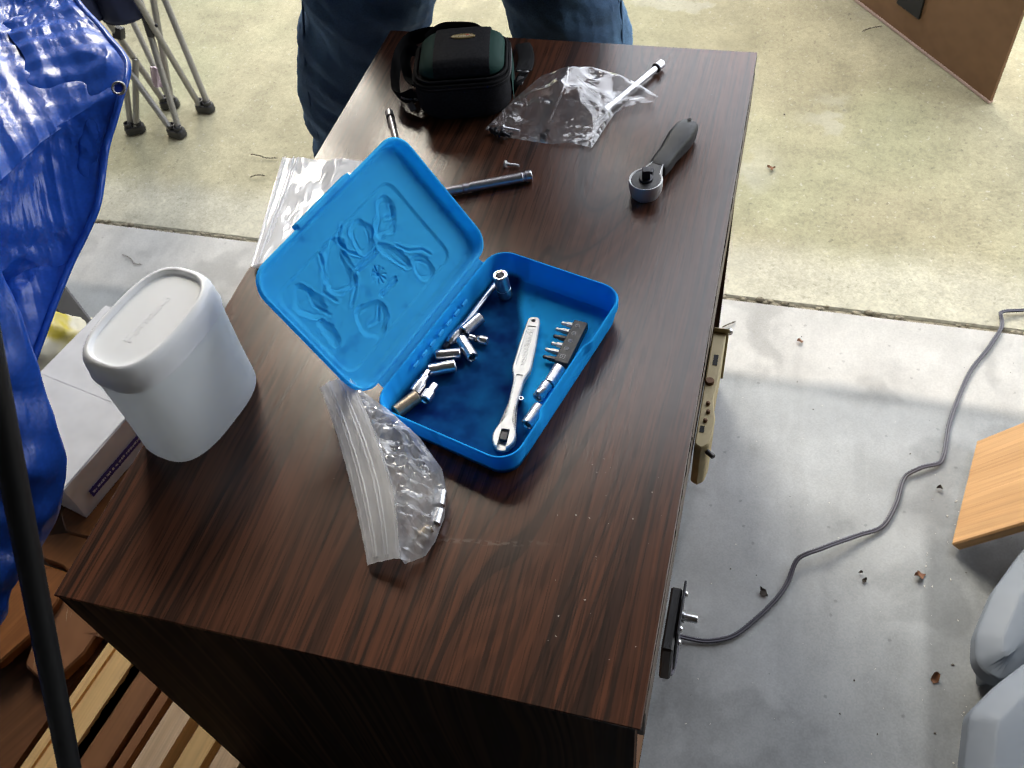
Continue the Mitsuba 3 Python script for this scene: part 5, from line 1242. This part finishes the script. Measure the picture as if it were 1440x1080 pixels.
# ------------------------------------------------------------------ cord
k = thing('power_cord', 'dark grey twin power cord snaking from the console over the floor to the driveway', 'power cord')
cp = [(0.5535, 0.165, 0.50), (0.5555, 0.22, 0.28), (0.5585, 0.32, 0.07), (0.5578, 0.3874, 0.012), (0.5949, 0.3894, 0.006), (0.6368, 0.4037, 0.006), (0.6751, 0.4435, 0.006), (0.7204, 0.5175, 0.008), (0.7335, 0.5634, 0.016), (0.7718, 0.5903, 0.022), (0.8303, 0.6332, 0.012), (0.8718, 0.6637, 0.006), (0.8936, 0.7148, 0.006), (0.9076, 0.7735, 0.006), (0.9333, 0.7961, 0.01), (0.9696, 0.82, 0.006), (0.9861, 0.9106, 0.006), (1.0082, 0.9898, 0.006), (1.0265, 1.0429, 0.006), (1.07, 1.1264, 0.006), (1.0914, 1.1858, 0.006), (1.0885, 1.2052, 0.01), (1.1349, 1.2268, 0.006), (1.2423, 1.2533, 0.006), (1.488, 1.3591, 0.006)]
cpth = smooth_path([A(*p) for p in cp], 320)
tg = np.gradient(cpth, axis=0); tg /= np.linalg.norm(tg, axis=1, keepdims=True)
sd = np.cross(tg, A(0, 0, 1)); sd /= np.maximum(np.linalg.norm(sd, axis=1, keepdims=True), 0.3)
for s in (-1, 1):
    put('strand', tube(cpth + sd * s * 0.0019, 0.0022, 10), 'mat_cord', k, smooth=True)

# ------------------------------------------------------------------ fallen leaves, twigs, grit
def leaf(label, pos, size, yaw_, mat, seed):
    k = thing('fallen_leaf', label, 'leaf')
    rows = []
    for q in np.linspace(0.02, 1, 12):
        w = 0.34 * size * math.sin(math.pi * min(1, q * 0.98 + 0.01)) ** 1.3 * (1 + 0.25 * math.sin(q * 13 + seed)) + 0.0002
        ys = np.linspace(-1, 1, 9)
        zz = 0.004 + 0.35 * size * np.abs(ys) ** 1.5 * (0.5 + 0.5 * math.sin(q * 5 + seed)) + 0.12 * size * math.sin(q * 4 + seed)
        rows.append(np.c_[np.full(9, q * size), ys * w * (1 + 0.15 * math.sin(q * 19 + seed)), np.maximum(zz, 0.002)])
    m = loft([np.vstack([r, r[::-1] - A(0, 0, 0.0006)]) for r in rows])
    scene[k] = mikit.ply(moved(m, pos, yaw=yaw_), mat, smooth=30)
leaf('curled red brown leaf on the bare grey concrete floor', (0.9233, 0.5782, 0), 0.021, 0.4, 'mat_leaf', 1)
leaf('small dry brown leaf lying closest to the grey bins', (0.9524, 0.3987, 0), 0.018, 1.3, 'mat_leaf', 4)
leaf('dark elongated leaf lying by the middle of the power cord', (0.6782, 0.503, 0), 0.018, -0.7, 'mat_leafdark', 2)
leaf('small dark curled leaf between the cord and the oak plank', (0.8421, 0.5502, 0), 0.010, 0.9, 'mat_leafdark', 3)
leaf('tiny dark leaf crumb just above the small dark curled leaf', (0.8358, 0.5676, 0), 0.007, 0.1, 'mat_leafdark', 5)
leaf('small dark leaf beside the bend of the cord near the oak plank', (0.9618, 0.7623, 0), 0.012, 0.2, 'mat_leafdark', 6)
leaf('pale tan leaf scrap in the pale threshold strip near the console', (0.6994, 1.0655, 0), 0.014, 0.3, 'mat_leaf', 7)
leaf('rust coloured leaf flake on the driveway between the console and the hardboard panel', (0.5918, 1.6054, 0), 0.02, 0.3, 'mat_leaf', 8)
def twig(label, pts, r):
    k = thing('twig', label, 'twig')
    scene[k] = mikit.ply(tube(smooth_path([A(*p) for p in pts], 12), r, 6), 'mat_twig', smooth=True)
twig('bent twig on the driveway, nearer the flat zip bag of two', [(-0.7301, 1.4759, 0.003), (-0.6976, 1.468, 0.008), (-0.6844, 1.4674, 0.003), (-0.6513, 1.472, 0.003)], 0.0014)
twig('short twig on the driveway just beyond the joint by the flat zip bag', [(-0.6913, 1.3877, 0.003), (-0.6732, 1.3952, 0.006), (-0.6554, 1.3986, 0.003)], 0.0014)
twig('curved twig on the threshold strip beside the console', [(0.5485, 1.0796, 0.003), (0.5591, 1.0877, 0.005), (0.5726, 1.0999, 0.003)], 0.0013)
twig('fine twig on the driveway in front of the hardboard panel', [(0.7935, 2.2242, 0.003), (0.8171, 2.2427, 0.004), (0.8431, 2.2541, 0.003)], 0.0014)
twig('hair thin twig on the threshold strip left of the white canister', [(-0.8886, 1.0663, 0.003), (-0.858, 1.0553, 0.004), (-0.8392, 1.0422, 0.003), (-0.82, 1.0428, 0.003)], 0.0009)
def grains(n, xr, yr, rmin, rmax, z):
    out = []
    for i in range(n):
        r = rng.uniform(rmin, rmax) * rng.random() ** 1.5 + 0.00025
        s = trimesh.creation.icosphere(0, r); s.apply_scale((rng.uniform(.7, 1.6), rng.uniform(.7, 1.6), .6)); s.apply_translation((rng.uniform(*xr), rng.uniform(*yr), z + r * 0.4)); out.append(s)
    return cat(*out)
put('floor_grit', cat(grains(110, (0.58, 1.15), (0.0, 1.1), 0.0005, 0.0013, 0), grains(36, (0.94, 1.0), (0.2, 0.75), 0.0006, 0.0018, 0)), 'mat_crumb', smooth=False, kind='stuff', label='pale grit and crumbs scattered on the garage floor')
put('dark_litter', cat(grains(70, (0.57, 1.2), (0.0, 1.12), 0.0006, 0.0022, 0), grains(60, (-1.4, 1.8), (1.2, 3.2), 0.001, 0.003, -0.003)), 'mat_crumbdark', smooth=False, kind='stuff', label='dark specks of litter on floor and driveway')
dust = cat(grains(26, (0.44, 0.548), (0.03, 0.26), 0.0002, 0.0006, H - 0.0002), grains(30, (0.02, 0.54), (0.02, 0.9), 0.0001, 0.0002, H - 0.0003))
put('table_dust', dust, 'mat_crumb', smooth=False, kind='stuff', label='pale dust specks on the console top')
